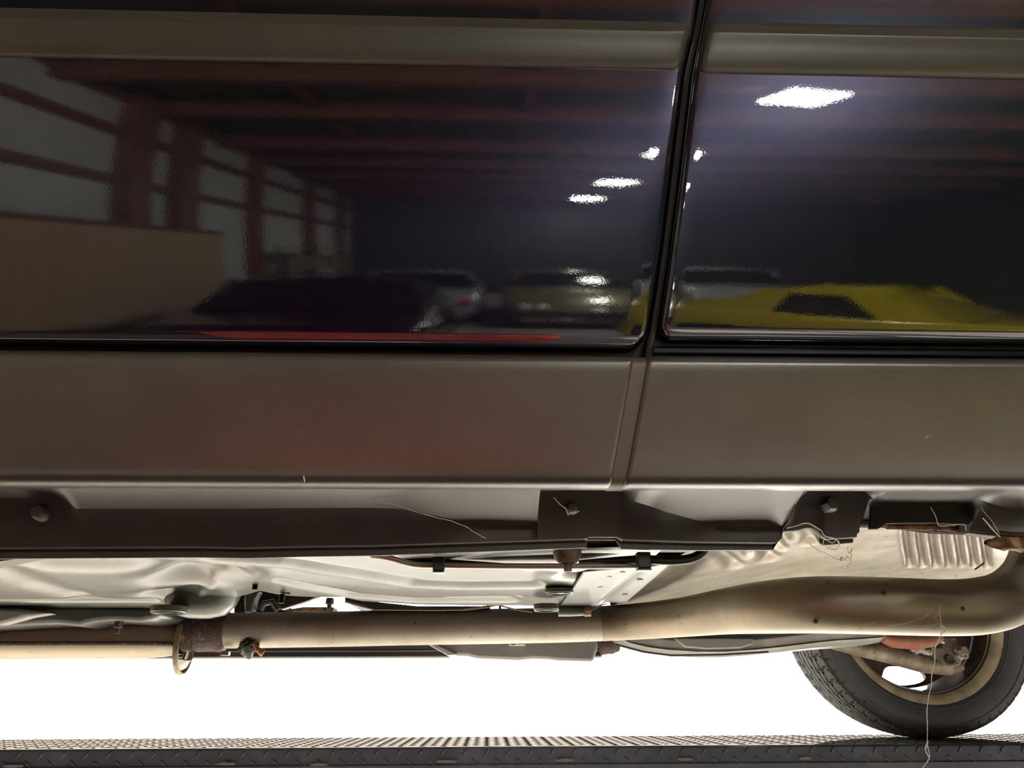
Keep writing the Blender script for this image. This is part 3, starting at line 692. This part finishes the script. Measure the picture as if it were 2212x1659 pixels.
def clip(u, v, Y, s=1):
    a = P(u, v, Y)
    o = MB().box((a.x-.0085*s, Y-.006, a.z-.010*s), (a.x+.0085*s, Y+.012, a.z+.010*s)).build('line_clip', BLACK, car, bevel=.0015)
    MB().box((a.x-.0085*s, Y-.005, a.z-.0125*s), (a.x+.0085*s, Y+.008, a.z-.0103*s)).build('clip_foot', FLOORP, o, bevel=.0006)
clip(948, 1219, .972, .85); clip(1390, 1211, .962, 1.0)
# rear floor plate over the panel
pl = dsheet('rear_floor_plate', [(1262, 1232, 1.085), (1300, 1228, 1.08), (1452, 1215, 1.05)], [(1208, 1311, 1.365), (1290, 1309, 1.36), (1312, 1299, 1.33), (1340, 1301, 1.33), (1352, 1300, 1.33)], FLOORP, 40, 20, groove([([(1395, 1226, 1.08), (1350, 1262, 1.18), (1300, 1300, 1.33)], .006, .005)]), thick=.002)
for (u, v, Y) in ((1383, 1258, 1.15), (1350, 1284, 1.26), (1316, 1250, 1.13), (1297, 1273, 1.2), (1425, 1222, 1.06), (1345, 1240, 1.1)):
    c = P(u, v, Y); c.z = interp(Y, [1.05, 1.365], [P(1400, 1215, 1.05).z, P(1290, 1309, 1.36).z])
    MB().lathe([(0, -.0022), (.004, -.0022), (.006, 0)], c, 'z', 12).build('plate_rivet', SUSP, pl)
# stub tube with a rusted bolt
a, c = P(1206, 1318, 1.36), P(1262, 1320, 1.36)
st = MB().tube([a, a.lerp(c, .5), c], [.0105, .0095, .0075], 16).build('stub_tube', FLOORP, car)
MB().tube([c, c+Vector((.011, 0, 0))], .0092, 8).build('stub_bolt', RUSTL, st)
MB().prism([P(1268, 1311, 1.36), P(1318, 1302, 1.36), P(1300, 1308, 1.36), P(1282, 1318, 1.36), P(1275, 1322, 1.36)], (0, .003, 0)).build('torn_tab', MUFF, car)

# ---- aluminium heat shield
RIBS = []
def shield_disp():
    ribs = []
    for k in range(7):
        ub = 1958+k*28
        ribs.append(([(ub, 1140, 1.09), (ub+3, 1185, 1.22), (ub+12, 1245, 1.42)], .0058, .010))
    RIBS.append(groove(list(ribs)))
    ribs += [([(1660, 1160, 1.12), (1690, 1215, 1.28)], .010, .010), ([(1622, 1170, 1.13), (1668, 1240, 1.34)], .014, .012), ([(1726, 1140, 1.1), (1758, 1200, 1.24)], .014, .012),
             ([(1530, 1196, 1.18), (1590, 1245, 1.36)], .014, .012), ([(1598, 1180, 1.15), (1620, 1225, 1.3)], .008, .005), ([(1700, 1150, 1.1), (1722, 1200, 1.22)], .007, .006)]
    g = groove(ribs)
    def f(p):
        q = g(p); q.z += .005*noise.noise(p*7)+.001*noise.noise(p*31); return q
    return f
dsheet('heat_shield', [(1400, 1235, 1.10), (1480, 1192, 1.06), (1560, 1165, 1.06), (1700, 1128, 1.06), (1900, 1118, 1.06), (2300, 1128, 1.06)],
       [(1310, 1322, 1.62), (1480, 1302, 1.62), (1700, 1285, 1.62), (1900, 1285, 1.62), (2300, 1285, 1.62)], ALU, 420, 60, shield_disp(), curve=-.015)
me_ = bpy.data.objects['heat_shield'].data
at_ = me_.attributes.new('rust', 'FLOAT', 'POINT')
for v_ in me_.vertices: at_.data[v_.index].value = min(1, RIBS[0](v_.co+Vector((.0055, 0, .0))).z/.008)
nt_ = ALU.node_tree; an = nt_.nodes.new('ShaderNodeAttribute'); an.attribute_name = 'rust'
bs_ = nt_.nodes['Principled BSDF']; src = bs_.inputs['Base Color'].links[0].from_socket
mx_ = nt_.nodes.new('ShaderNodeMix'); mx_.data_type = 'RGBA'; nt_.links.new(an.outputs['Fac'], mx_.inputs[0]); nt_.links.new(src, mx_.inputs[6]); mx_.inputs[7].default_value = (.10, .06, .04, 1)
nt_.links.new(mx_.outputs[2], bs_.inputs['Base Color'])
b = MB().tube([P(2106, 1230, 1.20), P(2126, 1216, 1.20)], .0012, 6).build('shield_pin', BLACK, car)

# ---- exhaust
ex = MB()
YP = 1.55
path = [P(482, 1362, YP), P(700, 1359, YP), P(900, 1355, YP), P(1100, 1352, YP), P(1240, 1349, YP), P(1330, 1345, 1.54), P(1400, 1340, 1.50), P(1480, 1332, 1.42), P(1570, 1320, 1.30), P(1660, 1311, 1.20), P(1760, 1306, 1.14), P(1860, 1307, 1.12), P(1960, 1310, 1.11), P(2050, 1312, 1.11), P(2120, 1308, 1.11), P(2180, 1290, 1.12), P(2222, 1250, 1.14), P(2240, 1200, 1.17), P(2250, 1140, 1.20)]
rad = [.0325]*5+[.0325, .033, .034, .036, .0385, .0395, .0395, .039, .0385, .0385, .038, .037, .036, .036]
pp = bez(path, 8); rr = bez([(r, 0, 0) for r in rad], 8)
n1 = 8*4+5
exh = MB().tube(pp[:n1+1], [q[0] for q in rr[:n1+1]], 36, caps=False).build('exhaust_pipe', STEEL, car, smooth=80)
MB().tube(pp[n1:], [q[0]+.0002 for q in rr[n1:]], 36, caps=False).build('bent_exhaust_pipe', STEELD, car, smooth=80)
# dents / specks on the pipe
for (u, v) in ((1628, 1322), (2140, 1345), (2183, 1337), (2080, 1314), (1910, 1280), (1762, 1342)):
    k = min(range(n1, len(pp)), key=lambda i: abs(pp[i].x-P(u, v, pp[i].y).x)); cc = pp[k]; Yc = cc.y-rr[k][0]
    for _ in range(3):
        q = P(u, v, Yc); dz = min(.95, abs(q.z-cc.z)/rr[k][0]); Yc = cc.y-rr[k][0]*math.sqrt(1-dz*dz)
    q = P(u, v, Yc)
    MB().lathe([(0, -.0012), (.0022, -.001), (.0034, .0006)], q, 'y', 10).build('rust_pit', mat('pit', (.05, .04, .03), .8), exh)
# weld sleeve, cone, flange
cx = P(482, 1362, YP)
xw = PX(424, 1362, YP)
mod = lambda i, j, r: r*(1+.02*noise.noise(Vector((i*2.1, math.cos(j*.3)*4, math.sin(j*.3)*4))))
MB().lathe([(.037, xw), (.0385, xw+.004), (.0375, xw+.02), (.0365, cx.x-.018), (.0375, cx.x-.012), (.0392, cx.x-.006), (.0388, cx.x), (.0372, cx.x+.005), (.0328, cx.x+.009)], (0, YP, cx.z), 'x', 40, mod=mod).build('welded_sleeve', RUST, exh)
xf = PX(398, 1385, YP)
MB().lathe([(.030, xf-.002), (.0375, xf-.001), (.0385, xf+.004), (.036, xf+.010), (.040, xf+.024)], (0, YP, cx.z), 'x', 40).build('cone_neck', RUST, exh)
zf = P(400, 1389, YP).z
fl = MB().lathe([(.030, -.004), (.0535, -.004), (.057, -.003), (.057, .006), (.0545, .007), (.052, .005), (.051, .0), (.034, -.001)], (xf, YP, zf), 'x', 44, sx=.78, sy=1.0).build('exhaust_flange', mat('flange_steel', (.33, .27, .19), .5, .6, mix=((.16, .09, .05), 25, .5, .7, .8), bump=(120, .4, .002)), exh)
MB().prism([(xf-.001, YP-.03, zf-.045), (xf-.001, YP-.005, zf-.052), (xf+.010, YP-.006, zf-.046), (xf+.02, YP-.015, zf-.032), (xf+.004, YP-.034, zf-.030)], (0, .01, .002)).build('flange_gusset', MUFF, exh)
# converter shell to the left of the flange
za = P(200, 1391, 1.50).z; xl_, xr_ = -1.35, xf-.004
def half(up):
    rows = []
    for k in range(25):
        t = k/24; x = xl_+(xr_-xl_)*t
        rad_ = .056*(1 if t < .86 else 1-.35*((t-.86)/.14)**2)
        r = []
        for j in range(13):
            a = math.pi*j/12; r.append((x, YP-rad_*1.15*math.cos(a), za+(up*rad_*1.0*math.sin(a) if True else 0)+.002*up))
        rows.append(r)
    return rows
cs = MB().grid(half(1)).build('converter_upper_shell', CONV, car, smooth=60)
MB().grid(half(-.42)).build('converter_lower_shell', CONV, cs, smooth=60)
b = MB(); rows = []
for k in range(61):
    t = k/60; x = xl_+(xr_-xl_)*t; r_ = .056*(1 if t < .86 else 1-.35*((t-.86)/.14)**2)*1.15+.010+.0015*noise.noise(Vector((x*80, 0, 0)))
    rows.append([(x, YP-r_+.01, za+.004), (x, YP-r_, za+.0035), (x, YP-r_-.0015, za), (x, YP-r_, za-.0035), (x, YP-r_+.01, za-.004)])
b.grid(rows).build('converter_seam', RUST, cs)
# melted rubber lump and its orange drip
c = P(537, 1397, YP-.025); bm = bmesh.new(); bmesh.ops.create_icosphere(bm, subdivisions=4, radius=1)
for v_ in bm.verts:
    q = v_.co.copy(); k = 1+.28*noise.noise(q*2.3)+.14*noise.noise(q*6)
    v_.co = Vector((q.x*.018*k, q.y*.010*k, q.z*.016*k)) + c
me = bpy.data.meshes.new('melted_lump'); bm.to_mesh(me); bm.free(); me.materials.append(mat('burnt_plastic', (.045, .04, .045), .55, mix=((.22, .2, .2), 180, .5, .6), bump=(260, .8, .003))); me.shade_smooth()
o = bpy.data.objects.new('melted_lump', me); COL.objects.link(o); o.parent = exh
pts = [P(532, 1398, YP-.03), P(536, 1410, YP-.03), P(538, 1418, YP-.03), P(540, 1424, YP-.03)]
MB().tube(pts, [.010, .0095, .007, .003], 12).build('melted_stub', mat('grey_melted_plastic', (.16, .17, .16), .4, bump=(200, .7, .003)), exh)
MB().tube(bez([P(548, 1390, YP-.036), P(556, 1402, YP-.036), P(563, 1408, YP-.034), P(569, 1411, YP-.032)], 4), [.0035]*4+[.005]*4+[.0065]*4+[.0055], 10).build('orange_drip', mat('orange_resin', (.45, .16, .06), .4), exh)
MB().box((P(478, 1, YP-.02).x, 0, 0), (P(478, 1, YP-.02).x, 0, 0)) if False else None
a = P(477, 1412, YP-.02); c = P(494, 1416, YP-.02); MB().box((a.x, YP-.024, c.z), (c.x, YP-.01, a.z+.004)).build('weld_tab', ALU, exh, bevel=.001)
# stamped characters on the pipe, upside down
tx = bpy.data.curves.new('pipe_stamp', 'FONT'); tx.body = '30-AL'; tx.size = .016; tx.extrude = .0004; tx.align_x = 'CENTER'; tx.align_y = 'CENTER'
tx.materials.append(mat('stamp', (.62, .58, .5), .4, .6))
q = P(598, 1349, YP-.031)
to = bpy.data.objects.new('pipe_stamp', tx); COL.objects.link(to); to.parent = exh
dz = q.z-P(598, 1361, YP).z; aa = math.asin(max(-1, min(1, dz/.0325)))
me_ = bpy.data.meshes.new_from_object(to); me_.name = 'pipe_stamp'; bpy.data.objects.remove(to); to = bpy.data.objects.new('pipe_stamp', me_); COL.objects.link(to); to.parent = exh
to.location = (q.x, YP-.0328*math.cos(aa), P(598, 1361, YP).z+.0328*math.sin(aa)); to.rotation_euler = (math.radians(90)-aa, math.radians(180), 0)
to.rotation_euler = (Matrix.Rotation(math.radians(90)-aa, 3, 'X') @ Matrix.Rotation(math.pi, 3, 'Z')).to_euler()

# ---- far side of the underbody
b = MB(); xa, xb = -2.2, PX(1300, 1400, 1.95)
zt_, zl_ = P(600, 1385, 1.95).z, P(700, 1421, 1.95).z
b.grid([[(x, y, z) for x in (xa, -1, 0, xb)] for y, z in ((1.97, zt_+.05), (1.95, zt_+.02), (1.95, P(600, 1404, 1.95).z), (1.946, P(600, 1406, 1.95).z), (1.955, P(600, 1409, 1.95).z), (1.95, zl_+.003), (1.96, zl_), (2.03, zl_), (2.03, zt_+.05))])
b.build('far_chassis_rail', mat('dark_rail_paint', (.085, .08, .085), .45, mix=((.14, .12, .12), 8, .45, .7)), car)
MB().box((-1.3, 2.40, .43), (.75, 2.44, .50)).build('far_sill', PAINT, car, bevel=.01)
slab('plastic_fuel_tank', [(916, 1380), (1290, 1372), (1292, 1398), (1282, 1429), (1205, 1427), (1185, 1424), (1150, 1423), (1120, 1426), (1030, 1422), (1010, 1417), (980, 1416), (968, 1415)], 1.75, .34, TANK, .006)
slab('tank_strap', [(912, 1385), (922, 1383), (988, 1414), (968, 1416)], 1.742, .02, mat('pale_strap', (.5, .5, .52), .4, .4), .001)
MB().box((PX(1100, 1390, 1.72), 1.72, P(1100, 1394, 1.72).z), (PX(1136, 1390, 1.72), 1.76, P(1100, 1386, 1.72).z)).build('tank_bracket', CHALK, car, bevel=.002)
a, c = P(1296, 1390, 1.85), P(1336, 1388, 1.85); MB().tube([a, a.lerp(c, .4), a.lerp(c, .6), c], [.026, .024, .025, .019], 20).build('rubber_mount', RUST, car)
# muffler-like pan in front of the wheel: rounded bottom
b = MB(); rows = []
ub = [1322, 1335, 1360, 1400, 1440, 1500, 1560, 1620, 1680, 1720, 1760, 1800, 1850, 1900]
vb_ = [1380, 1390, 1401, 1410, 1415, 1419, 1419, 1415, 1409, 1404, 1399, 1395, 1392, 1388]
for u, v in zip(ub, vb_):
    c = P(u, v, 1.80); t = (u-1322)/578; r = []
    for (dy, dz) in ((.02, .09), (-.02, .06), (-.03, .030), (-.022, .012), (-.026, .010), (0, 0), (.05, -.001), (.14, -.002), (.20, .02), (.20, .09)): r.append((c.x, c.y+dy, c.z+dz))
    rows.append(r)
MB().grid(rows).poly(rows[0]).poly(rows[-1][::-1]).build('rear_muffler', MUFF, car, smooth=30, bevel=.004)
slab('muffler_recess', [(1455, 1378), (1628, 1378), (1626, 1392), (1600, 1400), (1530, 1402), (1480, 1398)], 1.766, .012, mat('muffler_recess_grey', (.36, .36, .36), .5), .003)
b = MB().tube([P(1330, 1392, 1.775), P(1390, 1408, 1.765), P(1450, 1416, 1.765), P(1560, 1414, 1.765), P(1660, 1408, 1.765)], .0022, 6).build('muffler_seam', BLACK, car)

# ---- wheels
def tyre_mesh():
    hw_ = .105
    # (radius, y) across: inner bead -> inner wall -> tread -> outer wall -> outer bead;  y<0 is the inner side
    prof = [(.232, -.088), (.238, -.098), (.246, -.104), (.262, -.110), (.280, -.1115), (.296, -.108), (.308, -.101)]
    half_ = []      # (radius, |y|, kind): 0 shoulder rib, 1 middle rib, 2 centre rib, 9 groove floor
    def rr0(a): return .3245-.0085*(a/.097)**2.4
    for a, k in ((.0975, 0), (.094, 0), (.086, 0), (.078, 0), (.070, 0), (.0625, 0)): half_.append((rr0(a), a, k))
    half_ += [(rr0(.0620)-.0065, .0618, 9), (rr0(.0580)-.0065, .0572, 9)]
    for a in (.0568, .050, .044, .0395): half_.append((rr0(a), a, 1))
    half_ += [(rr0(.039)-.0065, .0388, 9), (rr0(.034)-.0065, .0342, 9)]
    for a in (.0338, .027, .020, .0135): half_.append((rr0(a), a, 2))
    half_ += [(rr0(.013)-.0065, .0130, 9), (rr0(.009)-.0065, .0090, 9), (rr0(.008), .0086, 3), (rr0(.003), .003, 3)]
    tread = [(r, -y, k) for r, y, k in half_]+[(r, y, k) for r, y, k in half_[::-1]]
    full = [(r, y, -1) for r, y in prof]+tread+[(r, -y, -1) for r, y in prof[::-1]]
    seg = 756; np_ = len(prof); nt = len(tread)
    def depth(i, j):
        r, y, k = full[i]; ay = abs(y); ph = j/seg*54+(0 if y < 0 else .5)
        if k == 0 or (k == -1 and np_-1 <= i <= np_+nt):
            return .0055 if (ph+.42*math.sin((ay-.062)/.036*math.pi)) % 1 < .14 else 0
        if k == 1: return .005 if (ph+.45*(ay-.039)/.018) % 1 < .10 else 0
        if k == 2: return .004 if (ph+.5-.4*(ay-.0135)/.02) % 1 < .08 else 0
        return 0
    b = MB(); rows = []
    for i, (r, y, _k) in enumerate(full):
        row = []
        for j in range(seg):
            w = 2*math.pi*j/seg; rr_ = r-depth(i, j); row.append((rr_*math.cos(w), y, rr_*math.sin(w)))
        rows.append(row)
    b.grid(rows[:np_], 0, close=True); b.grid(rows[np_-1:np_+nt+1], 1, close=True); b.grid(rows[np_+nt:], 0, close=True)
    return b
def make_wheel(x, y, far):
    w = bpy.data.objects.new('wheel', None); COL.objects.link(w); w.parent = car; w.location = (x, y-car.location.y, TR)
    if not far: w.rotation_euler.z = math.pi
    return w
protos = []
w0 = make_wheel(WX, 2.315, True); w0['label'] = 'far rear wheel seen from its inner side'
protos.append(tyre_mesh().build('tyre', [RUBBER, TREAD], w0, smooth=28, local=True))
# raised rings on the sidewall
b = MB()
for (r, y) in ((.2485, -.1052), (.291, -.1100)):
    b.lathe([(r-.002, y+.001), (r-.001, y-.0012), (r+.001, y-.0012), (r+.002, y+.001)], (0, 0, 0), 'y', 96)
protos.append(b.build('sidewall_ring', RUBBER, w0, local=True))
# rim barrel with inner lip
protos.append(MB().lathe([(.213, -.081), (.219, -.088), (.227, -.094), (.238, -.098), (.2385, -.090), (.232, -.086)], (0, 0, 0), 'y', 120).build('rim_lip', RIMM, w0, local=True, smooth=40))
protos.append(MB().lathe([(.2215, -.088), (.212, -.080), (.207, -.070), (.200, -.05), (.198, .0), (.196, .04), (.205, .06), (.222, .085), (.236, .092)], (0, 0, 0), 'y', 120).build('rim_barrel', [RIMI], w0, local=True, smooth=60))
protos.append(MB().lathe([(.2135, -.0812), (.2090, -.0745), (.2062, -.067), (.2042, -.058)], (0, 0, 0), 'y', 120).build('rim_shoulder', RIMM, w0, local=True, smooth=60))
# wheel face: a flat disc with five rounded openings, cut from a filled outline
cu = bpy.data.curves.new('rim_face', 'CURVE'); cu.dimensions = '2D'; cu.fill_mode = 'BOTH'; cu.extrude = .008
def spline(pts):
    sp = cu.splines.new('POLY'); sp.points.add(len(pts)-1); sp.use_cyclic_u = True
    for q_, (a_, b_) in zip(sp.points, pts): q_.co = (a_, b_, 0, 1)
spline([(.2045*math.cos(2*math.pi*k/160), .2045*math.sin(2*math.pi*k/160)) for k in range(160)])
for n_ in range(5):
    hole = []
    for k in range(60):
        t = 2*math.pi*k/60; ct, st = math.cos(t), math.sin(t)
        r_ = .162+.026*math.copysign(abs(ct)**.5, ct); a_ = math.radians(72*n_+22+(21+4*ct)*math.copysign(abs(st)**.5, st))
        hole.append((r_*math.cos(a_), r_*math.sin(a_)))
    spline(hole)
co = bpy.data.objects.new('rim_face', cu); COL.objects.link(co); bpy.context.view_layer.update()
me_ = bpy.data.meshes.new_from_object(co); me_.name = 'rim_face'; bpy.data.objects.remove(co)
me_.transform(Matrix.Rotation(math.radians(90), 4, 'X')); me_.transform(Matrix.Translation((0, .068, 0))); me_.materials.clear(); me_.materials.append(RIMI)
rf_ = bpy.data.objects.new('rim_face', me_); COL.objects.link(rf_); rf_.parent = w0; protos.append(rf_)
protos.append(MB().lathe([(.0, -.03), (.05, -.03), (.052, -.01), (.138, -.008), (.140, -.002), (.140, .012), (.05, .014)], (0, 0, 0), 'y', 72).build('brake_disc', RIMI, w0, local=True, smooth=35))
for (x, y, far, lab) in ((FX, 2.315, True, 'far front wheel'), (WX, .925, False, 'near rear wheel'), (FX, .925, False, 'near front wheel')):
    w = make_wheel(x, y, far); w['label'] = lab
    for o in protos:
        c = o.copy(); COL.objects.link(c); c.parent = w
w0.rotation_euler.y = math.radians(38)

# ---- rear suspension at the far wheel
def ptube(name, pts, r, M, seg=14, parent=None): return MB().tube([P(*q) for q in pts], r, seg).build(name, M, parent or car, smooth=50)
ptube('lower_control_arm', [(1790, 1384, 2.05), (1850, 1398, 2.08), (1930, 1416, 2.12), (1990, 1432, 2.14), (2050, 1442, 2.16), (2076, 1438, 2.16)], [.018, .021, .024, .025, .021, .014], SUSP)
ptube('red_damper', [(1905, 1376, 2.07), (1925, 1382, 2.08), (1975, 1386, 2.09), (2014, 1383, 2.09), (2030, 1376, 2.1)], [.014, .020, .021, .017, .012], REDP)
kn = slab('wheel_knuckle', [(1978, 1392), (2000, 1388), (2012, 1396), (2032, 1396), (2036, 1374), (2066, 1374), (2070, 1392), (2084, 1398), (2092, 1402), (2096, 1422), (2082, 1424), (2076, 1438), (2050, 1446), (2026, 1440), (2004, 1420), (1984, 1408)], 2.13, .07, SUSP, .006)
slab('knuckle_ear', [(2066, 1402), (2070, 1394), (2088, 1400), (2094, 1422), (2080, 1424), (2070, 1416)], 2.115, .02, CHALK, .003, kn)
c = P(2080, 1405, 2.10); MB().lathe([(0, -.008), (.010, -.008), (.0125, -.002), (.0125, .012)], c, 'y', 6).build('knuckle_bolt', SUSP, kn)
c = P(2052, 1425, 2.125); MB().lathe([(.0, .0), (.008, -.001), (.0095, -.004), (.012, -.004), (.013, .006)], c, 'y', 18).build('knuckle_boss', mat('dark_boss', (.05, .04, .035), .7), kn)
slab('brake_bracket', [(1960, 1382), (1974, 1386), (1984, 1392), (1994, 1396), (2000, 1404), (2010, 1400), (2014, 1390), (2018, 1402), (2014, 1416), (2004, 1414), (1990, 1408), (1984, 1414), (1972, 1408), (1964, 1396)], 2.10, .02, CHALK, .003, kn)
ptube('parking_brake_cable', [(1968, 1392, 2.09), (1984, 1386, 2.085), (2000, 1380, 2.085), (2016, 1384, 2.085), (2028, 1382, 2.09), (2038, 1388, 2.1)], .004, CHALK, 8, kn)
ptube('bracket_wire', [(1990, 1378, 2.085), (1996, 1388, 2.085), (2004, 1392, 2.085), (2012, 1386, 2.085)], .003, CHALK, 8, kn)
b = MB(); rows = []
for r_ in (.07, .194, .196):
    rows.append([(WX+r_*math.cos(a_), 2.29+(.004 if r_ < .195 else .014), TR+r_*math.sin(a_)) for a_ in [math.radians(-48+4.0*k) for k in range(46)]])
b.grid(rows).build('brake_dust_shield', RIMI, car)
MB().box((WX-.04, 1.0, .30), (WX+.04, 2.2, .36)).build('rear_axle_beam', DARKP, car, bevel=.01)

# ================================================================== cobwebs, dry bits
def strand(b, pts, r=.0004, jit=.0016, n=6):
    q = bez([P(*t) for t in pts], n)
    q = [p+Vector((noise.noise(p*60)*jit, noise.noise(p*60+Vector((9, 0, 0)))*jit, noise.noise(p*60+Vector((0, 9, 0)))*jit)) for p in q]
    b.tube(q, [.72*r*(1+.9*abs(noise.noise(p*130))) for p in q], 6)
b = MB(); Yw = 1.06
strand(b, [(2030, 1308, 1.065), (2032, 1345, 1.06), (2034, 1362, 1.06), (2030, 1382, 1.06), (2022, 1402, 1.06), (2020, 1425, 1.06), (2014, 1450, 1.06), (2010, 1480, 1.06), (2005, 1500, 1.06), (2003, 1545, 1.06), (2002, 1600, 1.06), (2008, 1634, 1.06), (1990, 1662, 1.06)], .0006, .002, 8)
strand(b, [(2032, 1350, 1.06), (2042, 1358, 1.06), (2038, 1368, 1.06), (2032, 1362, 1.06), (2036, 1372, 1.06)], .0006)
strand(b, [(2004, 1600, 1.06), (2000, 1618, 1.06), (2008, 1636, 1.06)], .0009); strand(b, [(2030, 1325, 1.062), (2020, 1335, 1.062), (2030, 1345, 1.06)], .0003)
strand(b, [(2015, 1314, 1.062), (2000, 1330, 1.065), (1980, 1340, 1.068), (1950, 1348, 1.07), (1915, 1355, 1.07)], .0004); strand(b, [(2030, 1346, 1.06), (2000, 1352, 1.06), (1990, 1352, 1.06)], .0003)
strand(b, [(1895, 1346, 1.07), (1870, 1352, 1.07), (1855, 1361, 1.07)], .0004)
tag(b.build('spider_thread', WEB, None), 'long pale spider thread hanging from the exhaust bend past the tyre', 'cobweb')
b = MB(); YQ = .872
strand(b, [(1700, 1142, YQ), (1745, 1131, YQ), (1772, 1142, YQ), (1782, 1158, YQ), (1800, 1163, YQ), (1812, 1172, YQ), (1808, 1186, YQ), (1790, 1184, YQ), (1778, 1174, YQ), (1782, 1162, YQ)], .0006, .002)
strand(b, [(1740, 1170, YQ), (1780, 1194, YQ), (1820, 1210, YQ), (1832, 1204, YQ), (1838, 1214, YQ), (1830, 1224, YQ), (1838, 1228, YQ)], .0006, .002)
strand(b, [(1832, 1180, YQ), (1836, 1196, YQ), (1842, 1182, YQ), (1838, 1208, YQ), (1830, 1202, YQ), (1828, 1212, YQ)], .0007, .002)
strand(b, [(1750, 1144, YQ), (1775, 1160, YQ), (1796, 1172, YQ), (1806, 1166, YQ), (1812, 1180, YQ)], .0006, .002)
c = P(1819, 1208, YQ); b.lathe([(0, -.003), (.002, -.002), (.0026, 0), (.002, .002), (0, .003)], c, 'z', 8)
tag(b.build('tangled_web', WEB, None), 'tangled cobweb with straw bits hanging off the rear sill tab', 'cobweb')
b = MB(); YR = .866
strand(b, [(1196, 1075, YR), (1210, 1090, YR), (1222, 1100, YR), (1228, 1112, YR), (1232, 1108, YR), (1240, 1108, YR), (1252, 1104, YR)], .0007)
tag(b.build('sill_web', WEB, None), 'short bent web scrap on the push clip below the door gap', 'cobweb'); b = MB()
strand(b, [(815, 1085, YR), (860, 1092, YR), (905, 1108, YR), (950, 1120, YR), (1005, 1137, YR), (1020, 1148, YR), (1050, 1163, YR)], .00035)
tag(b.build('sill_web', WEB, None), 'thin dusty web strand slanting down the front sill recess to the flange', 'cobweb')
b = MB()
strand(b, [(2010, 1096, .866), (2018, 1112, .866), (2025, 1130, .866), (2034, 1136, .866), (2080, 1133, .866), (2088, 1148, .866)], .0004)
tag(b.build('sill_web', WEB, None), 'torn web strand across the black opening in the rear sill', 'cobweb'); b = MB()
strand(b, [(2124, 1120, .866), (2140, 1140, .866), (2160, 1160, .866)], .0007); strand(b, [(2118, 1095, .866), (2142, 1125, .866), (2158, 1152, .866)], .0003)
tag(b.build('arch_web', WEB, None), 'stiff pale web strands by the rusted end of the sill at the wheel arch', 'cobweb')
def fleck(u, v, Y, L, a, M, name, label):
    c = P(u, v, Y); d = Vector((math.cos(a), 0, math.sin(a)))*L/2
    o = MB().tube([c-d, c-d*.3+Vector((0, -.0006, .0004)), c+d*.5, c+d], [.0003, .0008, .0007, .0002], 6).build(name, M, None); tag(o, label, 'debris')
fleck(2003, 944, .7985, .006, .3, SEED, 'dry_seed', 'tiny yellow seed stuck on the rear grey sill cladding')
fleck(657, 1034, .8155, .009, -1.3, WEB, 'straw_bit', 'short pale straw stuck on the front sill cladding lower edge')

# small dark post far out in the bright yard
pz = P(1540, 1578, 26); MB_ = MB().box((pz.x-.05, 25.95, FZ), (pz.x+.05, 26.05, P(1540, 1568, 26).z)).box((pz.x-.07, 25.93, FZ), (pz.x+.07, 26.07, FZ+.05))
tag(MB_.build('yard_post', mat('pale_post', (.35, .35, .38), .6), None), 'small pale post far off in the white yard left of the tyre', 'post')
